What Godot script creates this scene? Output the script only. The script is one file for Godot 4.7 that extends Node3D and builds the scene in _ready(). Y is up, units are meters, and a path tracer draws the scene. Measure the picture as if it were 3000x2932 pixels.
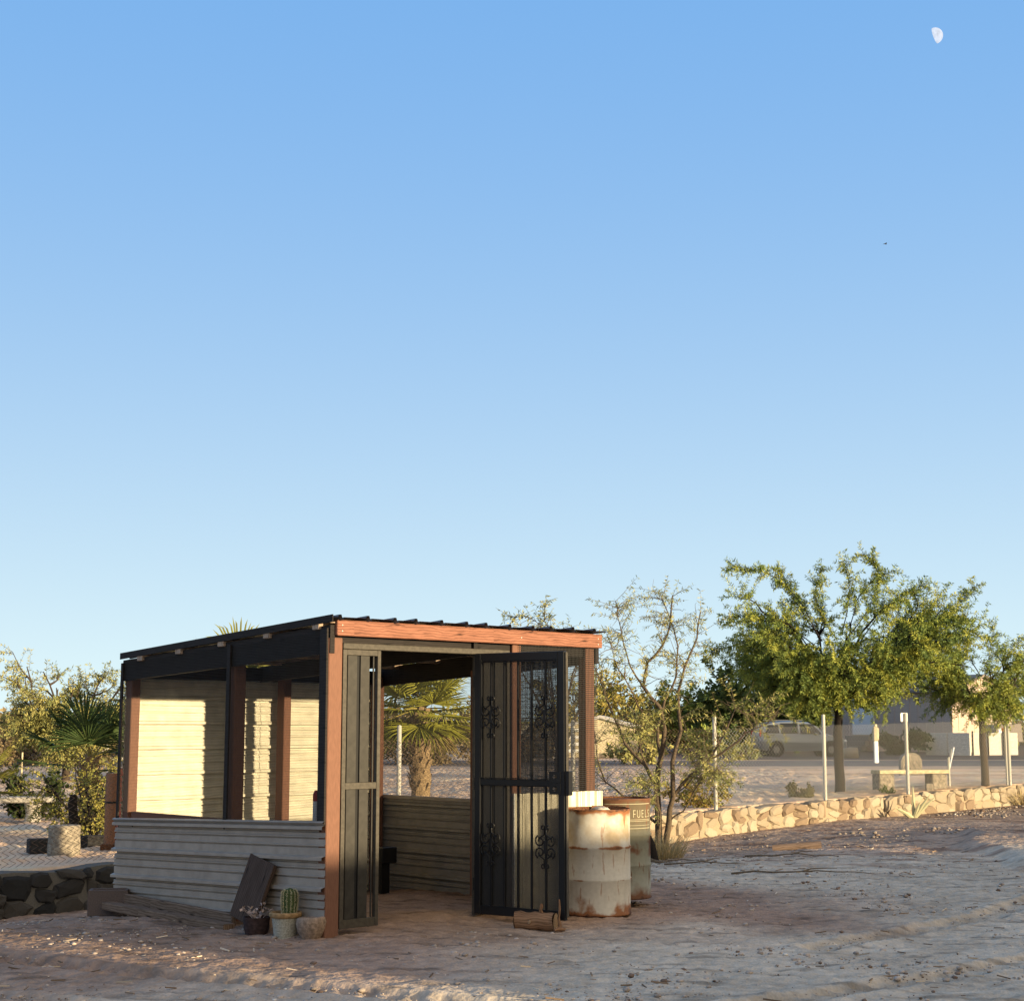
extends Node3D
# y is up, the camera looks along -z; V(x, y, d) is a point d metres in front of the camera's foot.

var rng := RandomNumberGenerator.new()
var nz := FastNoiseLite.new()
var M := {}

const SHED := Vector2(-1.385, 12.15)      # near corner of the shed (x, distance)
const WALL0 := Vector2(3.43, 26.0)        # a point of the retaining wall and its direction
const WALLU := Vector2(0.73, 0.683)
const WALLN := Vector2(0.683, -0.73)


class MB:
	var v := PackedVector3Array()
	var n := PackedVector3Array()
	var uv := PackedVector2Array()
	var c := PackedColorArray()
	var ix := PackedInt32Array()
	var col := Color(1, 1, 1)
	var colored := false

	func vert(p: Vector3, nn: Vector3, u: Vector2) -> int:
		v.append(p); n.append(nn); uv.append(u)
		if colored: c.append(col)
		return v.size() - 1

	func face(p: Array, nn: Vector3, u: Array = []) -> void:
		var flip: bool = (p[1] - p[0]).cross(p[2] - p[0]).dot(nn) > 0.0
		var b := v.size()
		for i in p.size():
			vert(p[i], nn, u[i] if u.size() else Vector2(p[i].x + p[i].z, p[i].y))
		for i in range(1, p.size() - 1):
			if flip:
				ix.append_array(PackedInt32Array([b, b + i + 1, b + i]))
			else:
				ix.append_array(PackedInt32Array([b, b + i, b + i + 1]))

	func flat(p: Array) -> void:
		var nn: Vector3 = (p[2] - p[0]).cross(p[1] - p[0])
		if p.size() == 4: nn = (p[2] - p[0]).cross(p[1] - p[3])
		if nn.length_squared() < 1e-14: return
		face(p, nn.normalized())

	func box(at: Vector3, size: Vector3, bevel := 0.0, basis := Basis(), off := Vector2.ZERO) -> void:
		var h := size * 0.5
		var xf := Transform3D(basis, at)
		var la := 0
		if size.y >= size.x and size.y >= size.z: la = 1
		elif size.z >= size.x: la = 2
		var b := minf(bevel, 0.45 * minf(size.x, minf(size.y, size.z)))
		for a in 3:
			var a1 := (a + 1) % 3
			var a2 := (a + 2) % 3
			var ua := la if la != a else a1
			var va := a2 if ua == a1 else a1
			for s in [-1.0, 1.0]:
				var ps := []
				var us := []
				for q in [[-1, -1], [1, -1], [1, 1], [-1, 1]]:
					var p := Vector3.ZERO
					p[a] = s * h[a]
					p[a1] = q[0] * (h[a1] - b)
					p[a2] = q[1] * (h[a2] - b)
					ps.append(xf * p)
					us.append(Vector2(p[ua] + off.x, p[va] + off.y + a * 0.37))
				var nn := Vector3.ZERO
				nn[a] = s
				face(ps, basis * nn, us)
		if b <= 0.0: return
		for a in 3:
			var a1 := (a + 1) % 3
			var a2 := (a + 2) % 3
			for s1 in [-1.0, 1.0]:
				for s2 in [-1.0, 1.0]:
					var ps := []
					for q in [[0, -1], [0, 1], [1, 1], [1, -1]]:
						var p := Vector3.ZERO
						p[a] = q[1] * (h[a] - b)
						p[a1] = s1 * (h[a1] if q[0] == 0 else h[a1] - b)
						p[a2] = s2 * (h[a2] - b if q[0] == 0 else h[a2])
						ps.append(xf * p)
					var nn := Vector3.ZERO
					nn[a1] = s1
					nn[a2] = s2
					face(ps, (basis * nn).normalized())

	func tube(pts: Array, rad: Array, sides := 6, caps := true) -> void:
		var k := pts.size()
		var d: Vector3 = (pts[1] - pts[0]).normalized()
		var up := Vector3.UP if absf(d.y) < 0.9 else Vector3.RIGHT
		var e1 := d.cross(up).normalized()
		var b := v.size()
		var run := 0.0
		for i in k:
			var dd: Vector3 = (pts[mini(i + 1, k - 1)] - pts[maxi(i - 1, 0)])
			if dd.length_squared() > 1e-12: d = dd.normalized()
			e1 = (e1 - d * e1.dot(d)).normalized()
			var e2 := d.cross(e1)
			if i: run += (pts[i] - pts[i - 1]).length()
			for j in sides + 1:
				var a := TAU * j / sides
				var nn := e1 * cos(a) + e2 * sin(a)
				vert(pts[i] + nn * rad[i], nn, Vector2(run, float(j) / sides * TAU * rad[0]))
		for i in k - 1:
			for j in sides:
				var q := b + i * (sides + 1) + j
				ix.append_array(PackedInt32Array([q, q + sides + 1, q + 1, q + 1, q + sides + 1, q + sides + 2]))
		if caps:
			for e in [0, k - 1]:
				if rad[e] < 0.004: continue
				var ps := []
				for j in sides: ps.append(v[b + e * (sides + 1) + j])
				var nn: Vector3 = (pts[0] - pts[1]) if e == 0 else (pts[k - 1] - pts[k - 2])
				face(ps, nn.normalized())

	func lathe(prof: Array, segs := 32, at := Vector3.ZERO, basis := Basis(), smooth := false) -> void:
		var total := 0.0
		for i in prof.size() - 1: total += (prof[i + 1] - prof[i]).length()
		var run := 0.0
		var ns := []
		for i in prof.size() - 1:
			var t: Vector2 = prof[i + 1] - prof[i]
			ns.append(Vector2(t.y, -t.x).normalized())
		for i in prof.size() - 1:
			var l: float = (prof[i + 1] - prof[i]).length()
			var n0: Vector2 = ns[i]
			var n1: Vector2 = ns[i]
			if smooth:
				if i > 0: n0 = (ns[i] + ns[i - 1]).normalized()
				if i < ns.size() - 1: n1 = (ns[i] + ns[i + 1]).normalized()
			var b := v.size()
			for j in segs + 1:
				var a := TAU * j / segs
				var dir := Vector3(sin(a), 0, cos(a))
				vert(at + basis * (dir * prof[i].x + Vector3.UP * prof[i].y), basis * (dir * n0.x + Vector3.UP * n0.y), Vector2(float(j) / segs, 1.0 - run / total))
				vert(at + basis * (dir * prof[i + 1].x + Vector3.UP * prof[i + 1].y), basis * (dir * n1.x + Vector3.UP * n1.y), Vector2(float(j) / segs, 1.0 - (run + l) / total))
			for j in segs:
				var q := b + 2 * j
				ix.append_array(PackedInt32Array([q, q + 1, q + 2, q + 2, q + 1, q + 3]))
			run += l

	# a sheet: polyline of (across, out) swept along
	func sheet(prof: Array, at: Vector3, across: Vector3, out: Vector3, along: Vector3, steps := 1, wav := 0.0, seedv := 0.0) -> void:
		for i in prof.size() - 1:
			var t: Vector2 = prof[i + 1] - prof[i]
			var nn := (out * t.x - across * t.y).normalized()
			for s in steps:
				var ps := []
				for q in [[i, s], [i + 1, s], [i + 1, s + 1], [i, s + 1]]:
					var f: float = float(q[1]) / steps
					var w: float = wav * (sin(f * 9.0 + seedv + prof[q[0]].x * 2.0) + 0.6 * sin(f * 23.0 + seedv * 2.0 + prof[q[0]].x * 7.0))
					ps.append(at + across * prof[q[0]].x + out * (prof[q[0]].y + w) + along * f)
				face(ps, nn, [Vector2(0, prof[i].x), Vector2(0, prof[i + 1].x), Vector2(1, prof[i + 1].x), Vector2(1, prof[i].x)])

	func leaf(p: Vector3, d: Vector3, w: Vector3) -> void:
		# a slender leaf from p along d, half width w
		var nn := d.cross(w).normalized()
		var b := v.size()
		vert(p, nn, Vector2(0, 0)); vert(p + d * 0.45 + w, nn, Vector2(0, 1)); vert(p + d, nn, Vector2(1, 1)); vert(p + d * 0.45 - w, nn, Vector2(1, 0))
		ix.append_array(PackedInt32Array([b, b + 1, b + 2, b, b + 2, b + 3]))

	func done() -> ArrayMesh:
		var a := []
		a.resize(Mesh.ARRAY_MAX)
		a[Mesh.ARRAY_VERTEX] = v
		a[Mesh.ARRAY_NORMAL] = n
		a[Mesh.ARRAY_TEX_UV] = uv
		if colored: a[Mesh.ARRAY_COLOR] = c
		a[Mesh.ARRAY_INDEX] = ix
		var m := ArrayMesh.new()
		m.add_surface_from_arrays(Mesh.PRIMITIVE_TRIANGLES, a)
		return m


# ---------------------------------------------------------------- helpers

func V(x: float, y: float, d: float) -> Vector3:
	return Vector3(x, y, -d)


func lin(r: float, g: float, b: float) -> Color:
	return Color(r, g, b).linear_to_srgb()


func obj(called: String, mb, mat: Material, parent: Node = self) -> MeshInstance3D:
	var o := MeshInstance3D.new()
	o.name = called
	o.mesh = mb.done() if mb is MB else mb
	o.material_override = mat
	parent.add_child(o, true)
	return o


var used := {}
func numbered(called: String) -> String:
	used[called] = used.get(called, -1) + 1
	return called if used[called] == 0 else "%s_%03d" % [called, used[called]]


func tag(o: Node, label: String, category: String, group := "", kind := "") -> void:
	if label: o.set_meta("label", label)
	if category: o.set_meta("category", category)
	if group: o.set_meta("group", group)
	if kind: o.set_meta("kind", kind)


func thing(called: String, label: String, category: String, at := Vector3.ZERO, turn := 0.0, group := "") -> Node3D:
	var o := Node3D.new()
	o.name = numbered(called)
	o.position = at
	o.rotation.y = turn
	add_child(o)
	tag(o, label, category, group)
	return o


func part(called: String, parent: Node, at := Vector3.ZERO) -> Node3D:
	var o := Node3D.new()
	o.name = called
	o.position = at
	parent.add_child(o, true)
	return o


func stuff(o: Node) -> Node:
	o.set_meta("kind", "stuff")
	return o


func rf(a: float, b: float) -> float:
	return rng.randf_range(a, b)


func rv() -> Vector3:
	var z := rf(-1, 1)
	var a := rf(0, TAU)
	var r := sqrt(1 - z * z)
	return Vector3(r * cos(a), z, r * sin(a))


func perp(d: Vector3) -> Vector3:
	var p := d.cross(rv())
	return p.normalized() if p.length_squared() > 1e-6 else Vector3.RIGHT


func at_wall(w: float, e := 0.0) -> Vector2:
	return WALL0 + WALLU * w + WALLN * e


func table(t: Array, x: float) -> float:
	if x <= t[0][0]: return t[0][1]
	for i in t.size() - 1:
		if x <= t[i + 1][0]:
			return lerpf(t[i][1], t[i + 1][1], (x - t[i][0]) / (t[i + 1][0] - t[i][0]))
	return t[-1][1]


const UPPER := [[-12.45, 0.03], [-6.64, 0.15], [0.0, 0.3], [3.0, 0.35], [5.6, 0.39], [9.3, 0.46]]
const LOWER := [[-12.45, -0.45], [-1.5, -0.18], [0.0, -0.10], [3.0, 0.0], [5.5, 0.01], [9.0, 0.07], [12.0, 0.12]]

func ground_y(x: float, d: float) -> float:      # without the small relief
	var p := Vector2(x, d) - WALL0
	var w := p.dot(WALLU)
	var e := p.dot(WALLN)
	var lo := lerpf(table(LOWER, w), 0.04, smoothstep(0.2, 5.0, e))
	if d < 9.5: lo = lerpf(lo, 0.0, clampf((9.5 - d) / 3.0, 0, 1))
	if e > -0.05: return lo
	var hi := lerpf(table(UPPER, w), 0.25, smoothstep(35.0, 60.0, d))
	return lerpf(hi, lo, smoothstep(-0.3, -0.08, e))


func on_ground(x: float, d: float, lift := 0.0) -> Vector3:
	return V(x, ground_y(x, d) + lift, d)


func noise_tex(freq: float, seedv: int, lo: float, hi: float, size := 512, octaves := 4, normal := 0.0) -> NoiseTexture2D:
	var f := FastNoiseLite.new()
	f.seed = seedv
	f.frequency = freq
	f.fractal_octaves = octaves
	f.noise_type = FastNoiseLite.TYPE_SIMPLEX_SMOOTH
	var t := NoiseTexture2D.new()
	t.noise = f
	t.width = size
	t.height = size
	t.seamless = true
	if normal > 0.0:
		t.as_normal_map = true
		t.bump_strength = normal
	else:
		var g := Gradient.new()
		g.set_color(0, Color(lo, lo, lo))
		g.set_color(1, Color(hi, hi, hi))
		t.color_ramp = g
	return t


func mat(called: String, color: Color, rough := 0.9, tex: Texture2D = null, scale := 1.0, nrm: Texture2D = null, nscale := 1.0) -> StandardMaterial3D:
	var m := StandardMaterial3D.new()
	m.resource_name = called
	m.albedo_color = color
	m.roughness = rough
	m.metallic_specular = 0.35
	if tex:
		m.albedo_texture = tex
	if nrm:
		m.normal_enabled = true
		m.normal_texture = nrm
		m.normal_scale = nscale
	if tex or nrm:
		m.uv1_triplanar = true
		m.uv1_scale = Vector3.ONE * scale
	M[called] = m
	return m


func leaf_mat(called: String, color: Color, back: float) -> StandardMaterial3D:
	var m := mat(called, color, 0.65)
	m.vertex_color_use_as_albedo = true
	m.backlight_enabled = true
	m.backlight = Color(back, back, back * 0.6)
	m.metallic_specular = 0.25
	return m


func wood_image() -> ImageTexture:
	var im := Image.create(1024, 256, false, Image.FORMAT_RGB8)
	var knots := [[90, 60], [300, 170], [470, 40], [560, 210], [760, 120], [905, 200], [980, 40]]
	var f := FastNoiseLite.new()
	f.seed = 5
	f.frequency = 0.006
	for x in 1024:
		for y in 256:
			var vy := float(y) + 16.0 * f.get_noise_2d(x * 0.7, y * 2.0)
			var dark := 0.0
			for k in knots:
				var dx: float = (x - k[0]) / 34.0
				var dy: float = (y - k[1]) / 13.0
				var q := dx * dx + dy * dy
				vy += signf(dy) * 13.0 * exp(-q * 0.35)
				dark += 0.5 * exp(-q * 2.6)
			var g := sin(vy * 0.30) * 0.5 + 0.5
			g = pow(g, 3.0)
			var fine := f.get_noise_2d(x * 2.0, y * 40.0)
			var val := clampf(0.95 - 0.22 * g + 0.08 * fine + 0.10 * f.get_noise_2d(x * 0.8, y * 1.5 + 900.0) - dark, 0.15, 1.0)
			im.set_pixel(x, y, Color(val, val * (0.97 - 0.10 * (1.0 - val)), val * (0.95 - 0.18 * (1.0 - val))))
	im.generate_mipmaps()
	return ImageTexture.create_from_image(im)


func wood(called: String, color: Color, tex: Texture2D, rough := 0.75) -> StandardMaterial3D:
	var m := mat(called, color, rough)
	m.albedo_texture = tex
	m.uv1_scale = Vector3(1.0 / 1.45, 1.0 / 0.26, 1)
	return m


func barrel_image(kind: int) -> ImageTexture:
	var w := 1024
	var h := 640
	var im := Image.create(w, h, false, Image.FORMAT_RGB8)
	var f := FastNoiseLite.new()
	f.seed = 11 + kind
	f.frequency = 0.012
	f.fractal_octaves = 5
	var paint := Color(0.54, 0.51, 0.45) if kind == 0 else Color(0.20, 0.20, 0.155)
	var rust := Color(0.25, 0.105, 0.045)
	var deep := Color(0.07, 0.034, 0.022)
	for y in h:
		var t := 1.0 - float(y) / h              # 0 at the bottom, 1 at the top
		for x in w:
			var a := TAU * x / w
			var px := cos(a) * 90.0
			var pz := sin(a) * 90.0
			var n1 := f.get_noise_3d(px, y * 0.45, pz)
			var n2 := f.get_noise_3d(px * 4.0, y * 0.28 + 300.0, pz * 4.0)
			var n3 := f.get_noise_3d(px * 5.0, y * 3.0 + 700.0, pz * 5.0)
			var r := 0.0
			if kind == 0:
				r = maxf(r, 1.25 * exp(-(1.0 - t) * 20.0) + n1 * 1.0 * exp(-(1.0 - t) * 7.0))
				r = maxf(r, 1.35 * exp(-t * 11.0) + n1 * 1.5 * exp(-t * 7.0))
				r = maxf(r, exp(-absf(t - 0.635) * 55.0) * (0.75 + n1 * 1.8))
				r = maxf(r, exp(-absf(t - 0.335) * 75.0) * (0.55 + n1 * 1.6))
				r = maxf(r, (n2 - 0.33) * 2.6 * (0.6 + 0.6 * t))
				r = maxf(r, clampf((n2 - 0.22) * 3.0, 0, 0.45))
			else:
				r = maxf(r, 1.0 * exp(-(1.0 - t) * 12.0) + n1 * 0.6 * exp(-(1.0 - t) * 6.0))
				r = maxf(r, (0.55 + n1 * 1.3) * exp(-pow((t - 0.52) / 0.10, 2.0)))
				r = maxf(r, 0.9 * exp(-t * 9.0) + n1 * 0.7 * exp(-t * 5.0))
				r = maxf(r, (n2 - 0.12) * 2.0)
			r = clampf(r, 0, 1)
			var base := paint
			if kind == 0:
				base = paint.lerp(Color(0.40, 0.31, 0.20), clampf(0.45 + n1 * 1.6, 0, 0.9) * smoothstep(0.45, 0.75, t))
			else:
				base = paint.lerp(Color(0.30, 0.32, 0.30), smoothstep(0.5, 0.1, t) * 0.8).lerp(Color(0.10, 0.075, 0.045), smoothstep(0.55, 0.8, t) * 0.9)
			if kind == 1: rust = Color(0.13, 0.062, 0.035)
			var cc := base.lerp(rust, smoothstep(0.25, 0.65, r)).lerp(deep, smoothstep(0.75, 1.1, r + n3 * 0.3))
			var gr := 1.0 + 0.12 * n2 + 0.10 * n3
			im.set_pixel(x, y, (cc * gr).clamp().linear_to_srgb())
	im.generate_mipmaps()
	return ImageTexture.create_from_image(im)


func make_materials() -> void:
	var fine := noise_tex(0.03, 1, 0.72, 1.0)
	var blotch := noise_tex(0.012, 2, 0.55, 1.0)
	var bump := noise_tex(0.05, 3, 0, 1, 512, 5, 6.0)
	var wt := wood_image()
	M["wood_tex"] = wt
	var gr := mat("red_wood", lin(0.205, 0.10, 0.067), 0.75, noise_tex(0.03, 6, 0.80, 1.0), 1.0)
	gr.uv1_scale = Vector3(9, 0.7, 9)
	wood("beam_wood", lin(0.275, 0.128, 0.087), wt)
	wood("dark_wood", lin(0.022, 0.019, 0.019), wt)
	wood("pale_wood", lin(0.42, 0.34, 0.27), wt)
	wood("grey_wood", lin(0.21, 0.155, 0.115), wt, 0.9)
	wood("old_board", lin(0.085, 0.06, 0.048), wt, 0.9)
	wood("bark_wood", lin(0.30, 0.185, 0.11), wt, 0.9)
	var soft := noise_tex(0.012, 4, 0.86, 1.0)
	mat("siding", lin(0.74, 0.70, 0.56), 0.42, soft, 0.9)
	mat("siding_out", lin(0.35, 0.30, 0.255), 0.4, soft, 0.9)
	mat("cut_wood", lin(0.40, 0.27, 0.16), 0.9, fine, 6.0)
	mat("siding_shaded", lin(0.25, 0.225, 0.19), 0.5, soft, 0.9)  # siding darkened to paint in the shade inside the shed
	mat("trim_white", lin(0.72, 0.74, 0.76), 0.4)
	mat("roofing", lin(0.18, 0.17, 0.17), 0.5, blotch, 0.8)
	mat("black_metal", lin(0.012, 0.012, 0.013), 0.35)
	mat("wire", lin(0.035, 0.035, 0.035), 0.5)
	mat("frame_paint", lin(0.078, 0.068, 0.054), 0.5, noise_tex(0.02, 8, 0.75, 1.0), 2.2)
	mat("panel_paint", lin(0.042, 0.039, 0.034), 0.42, noise_tex(0.015, 8, 0.78, 1.0), 1.6)
	mat("galvanised", lin(0.40, 0.39, 0.35), 0.5)
	mat("mesh_wire", lin(0.36, 0.35, 0.32), 0.6)
	mat("mesh_rusty", lin(0.13, 0.085, 0.06), 0.8)
	mat("stone_tan", lin(0.50, 0.41, 0.30), 0.95, blotch, 3.0, bump, 0.8)
	mat("stone_pale", lin(0.60, 0.51, 0.38), 0.95, blotch, 2.5, bump, 0.8)
	mat("stone_brown", lin(0.36, 0.265, 0.185), 0.95, blotch, 3.5, bump, 0.8)
	mat("stone_dark", lin(0.055, 0.052, 0.05), 0.95, blotch, 3.0, bump, 0.8)  # dark blocks, and shade painted into the left wall's stones
	mat("stone_shaded_black", lin(0.035, 0.035, 0.036), 0.95, blotch, 3.5, bump, 0.8)  # left wall stone, shade painted into its colour
	mat("stone_shaded_grey", lin(0.10, 0.09, 0.08), 0.95, blotch, 3.0, bump, 0.9)  # left wall stone, greyed to carry painted shade
	mat("mortar", lin(0.42, 0.33, 0.23), 1.0, fine, 4.0, bump, 1.0)
	mat("mortar_shaded", lin(0.16, 0.15, 0.135), 1.0, fine, 4.0, bump, 1.0)  # left wall mortar, darkened to carry painted shade
	mat("concrete", lin(0.42, 0.36, 0.28), 0.95, blotch, 2.0, bump, 0.5)
	mat("concrete_white", lin(0.60, 0.55, 0.47), 0.95, blotch, 2.0, bump, 0.5)
	mat("cinder", lin(0.16, 0.125, 0.115), 0.98, fine, 6.0, bump, 0.9)
	mat("terracotta", lin(0.52, 0.33, 0.16), 0.9, blotch, 4.0)
	mat("pot_white", lin(0.52, 0.50, 0.42), 0.9, noise_tex(0.02, 9, 0.62, 1.0), 5.0)
	mat("pot_dark", lin(0.075, 0.045, 0.042), 0.9, blotch, 4.0)
	mat("mortar_stone", lin(0.46, 0.34, 0.26), 0.95, blotch, 5.0, bump, 0.7)
	mat("soil", lin(0.05, 0.036, 0.028), 1.0, fine, 6.0, bump, 1.2)
	mat("cactus_green", lin(0.05, 0.075, 0.025), 0.7)
	mat("spine", lin(0.62, 0.55, 0.36), 0.8)
	mat("dry_stem", lin(0.30, 0.21, 0.14), 0.9)
	mat("dry_flower", lin(0.42, 0.33, 0.30), 0.9)
	mat("bark", lin(0.105, 0.078, 0.058), 0.95, blotch, 5.0, bump, 1.2)
	mat("bark_mid", lin(0.17, 0.125, 0.085), 0.95, blotch, 5.0, bump, 1.2)
	mat("bark_pale", lin(0.25, 0.19, 0.13), 0.95, blotch, 5.0, bump, 1.0)
	mat("bark_dark", lin(0.03, 0.023, 0.019), 0.95, blotch, 5.0, bump, 1.2)
	mat("palm_trunk", lin(0.52, 0.37, 0.21), 0.95, noise_tex(0.02, 12, 0.4, 1.0), 4.0, bump, 1.4)
	mat("petiole", lin(0.32, 0.27, 0.08), 0.6)
	leaf_mat("leaf", Color.WHITE, 0.55)
	leaf_mat("palm_leaf", Color.WHITE, 0.5)
	mat("dry_grass", lin(0.42, 0.33, 0.17), 0.9)
	mat("rust", lin(0.30, 0.13, 0.06), 0.9, noise_tex(0.02, 13, 0.3, 1.0), 5.0)
	mat("rust_pale", lin(0.52, 0.26, 0.15), 0.9, noise_tex(0.03, 14, 0.45, 1.0), 5.0)
	mat("maroon", lin(0.10, 0.022, 0.018), 0.7, fine, 3.0)
	mat("house_wall", lin(0.70, 0.55, 0.45), 0.85, fine, 1.0)
	mat("house_roof", lin(0.30, 0.26, 0.23), 0.9, fine, 1.0)
	mat("white_paint", lin(0.78, 0.77, 0.74), 0.6)
	mat("block_white", lin(0.66, 0.63, 0.57), 0.9, fine, 0.6)
	mat("barn_cream", lin(0.66, 0.56, 0.36), 0.85, fine, 0.7)
	mat("barn_roof", lin(0.40, 0.38, 0.35), 0.7)
	mat("dark_open", lin(0.02, 0.02, 0.022), 0.9)
	mat("car_paint", lin(0.13, 0.155, 0.195), 0.28)
	M.car_paint.metallic = 0.5
	M.car_paint.clearcoat_enabled = true
	mat("car_glass", lin(0.018, 0.02, 0.024), 0.08)
	mat("tyre", lin(0.014, 0.014, 0.014), 0.85)
	mat("rim_metal", lin(0.12, 0.12, 0.125), 0.4)
	mat("lamp_red", lin(0.35, 0.02, 0.015), 0.3)
	mat("lamp_clear", lin(0.7, 0.7, 0.7), 0.15)
	mat("asphalt", lin(0.15, 0.135, 0.13), 0.95, fine, 0.8, bump, 0.5)
	mat("rag", lin(0.62, 0.54, 0.44), 0.95)
	mat("letter_paint", lin(0.36, 0.33, 0.23), 0.85)
	mat("red_cap", lin(0.28, 0.02, 0.02), 0.4)
	mat("label_grey", lin(0.42, 0.41, 0.40), 0.5)
	mat("stucco", lin(0.5, 0.42, 0.33), 0.95)
	mat("barrel_white", Color.WHITE, 0.75)
	M.barrel_white.albedo_texture = barrel_image(0)
	mat("barrel_olive", Color.WHITE, 0.8)
	M.barrel_olive.albedo_texture = barrel_image(1)
	# ground: vertex colours carry soil, painted light and shade; two grains break them up
	var g := mat("earth", Color.WHITE, 1.0, noise_tex(0.02, 21, 0.86, 1.0, 1024, 6), 0.30, noise_tex(0.03, 22, 0, 1, 1024, 6, 5.0), 1.0)
	g.vertex_color_use_as_albedo = true
	g.uv1_world_triplanar = true
	g.metallic_specular = 0.15
	g.detail_enabled = true
	g.detail_albedo = noise_tex(0.08, 23, 0.82, 1.0, 512, 4)
	g.detail_blend_mode = BaseMaterial3D.BLEND_MODE_MUL
	g.detail_uv_layer = BaseMaterial3D.DETAIL_UV_2
	g.uv2_triplanar = true
	g.uv2_world_triplanar = true
	g.uv2_scale = Vector3.ONE * 1.1


# ---------------------------------------------------------------- setting

func axis(lo: float, hi: float, step: float, far_lo: float, far_hi: float, ratio: float) -> PackedFloat32Array:
	var a := []
	var x := lo
	var s := step
	while x > far_lo:
		s *= ratio
		x -= s
		a.push_front(x)
	x = lo
	while x < hi:
		a.append(x)
		x += step
	s = step
	while x < far_hi:
		a.append(x)
		s *= ratio
		x += s
	a.append(x)
	return PackedFloat32Array(a)


func path_dist(p: Vector2, pts: Array) -> Vector2:      # (distance across, run along) to a polyline
	var best := Vector2(99, 0)
	var run := 0.0
	for i in pts.size() - 1:
		var a: Vector2 = pts[i]
		var ab: Vector2 = pts[i + 1] - a
		var t := clampf((p - a).dot(ab) / ab.length_squared(), 0, 1)
		var q := a + ab * t
		var s := signf(ab.cross(p - a))
		var dd := (p - q).length()
		if dd < absf(best.x): best = Vector2(dd * s, run + t * ab.length())
		run += ab.length()
	return best


const TRACKS := [
	[Vector2(-6.5, 12.6), Vector2(-4.2, 11.5), Vector2(-2.4, 10.4), Vector2(-0.6, 9.5), Vector2(1.5, 8.6)],
	[Vector2(-6.5, 11.3), Vector2(-4.3, 10.2), Vector2(-2.6, 9.3), Vector2(-1.0, 8.4)],
	[Vector2(0.4, 8.6), Vector2(1.8, 9.6), Vector2(3.4, 10.9), Vector2(6.0, 13.6), Vector2(8.5, 17.0)],
	[Vector2(1.6, 8.3), Vector2(3.1, 9.4), Vector2(4.6, 10.6), Vector2(7.0, 13.0), Vector2(10.0, 17.0)],
	[Vector2(2.2, 11.6), Vector2(4.0, 13.6), Vector2(6.5, 17.5), Vector2(8.6, 22.0), Vector2(10.8, 27.0)],
]

func pad_height(x: float, d: float) -> float:      # the raised, worn edge at the far right of the drive
	var edge := 5.8 + 0.35 * pow((d - 19.0) / 3.0, 2.0) + 0.12 * sin(d * 2.0)
	return 0.10 * smoothstep(-0.12, 0.25, x - edge) * smoothstep(17.6, 18.6, d) * smoothstep(25.5, 24.0, d)


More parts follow.
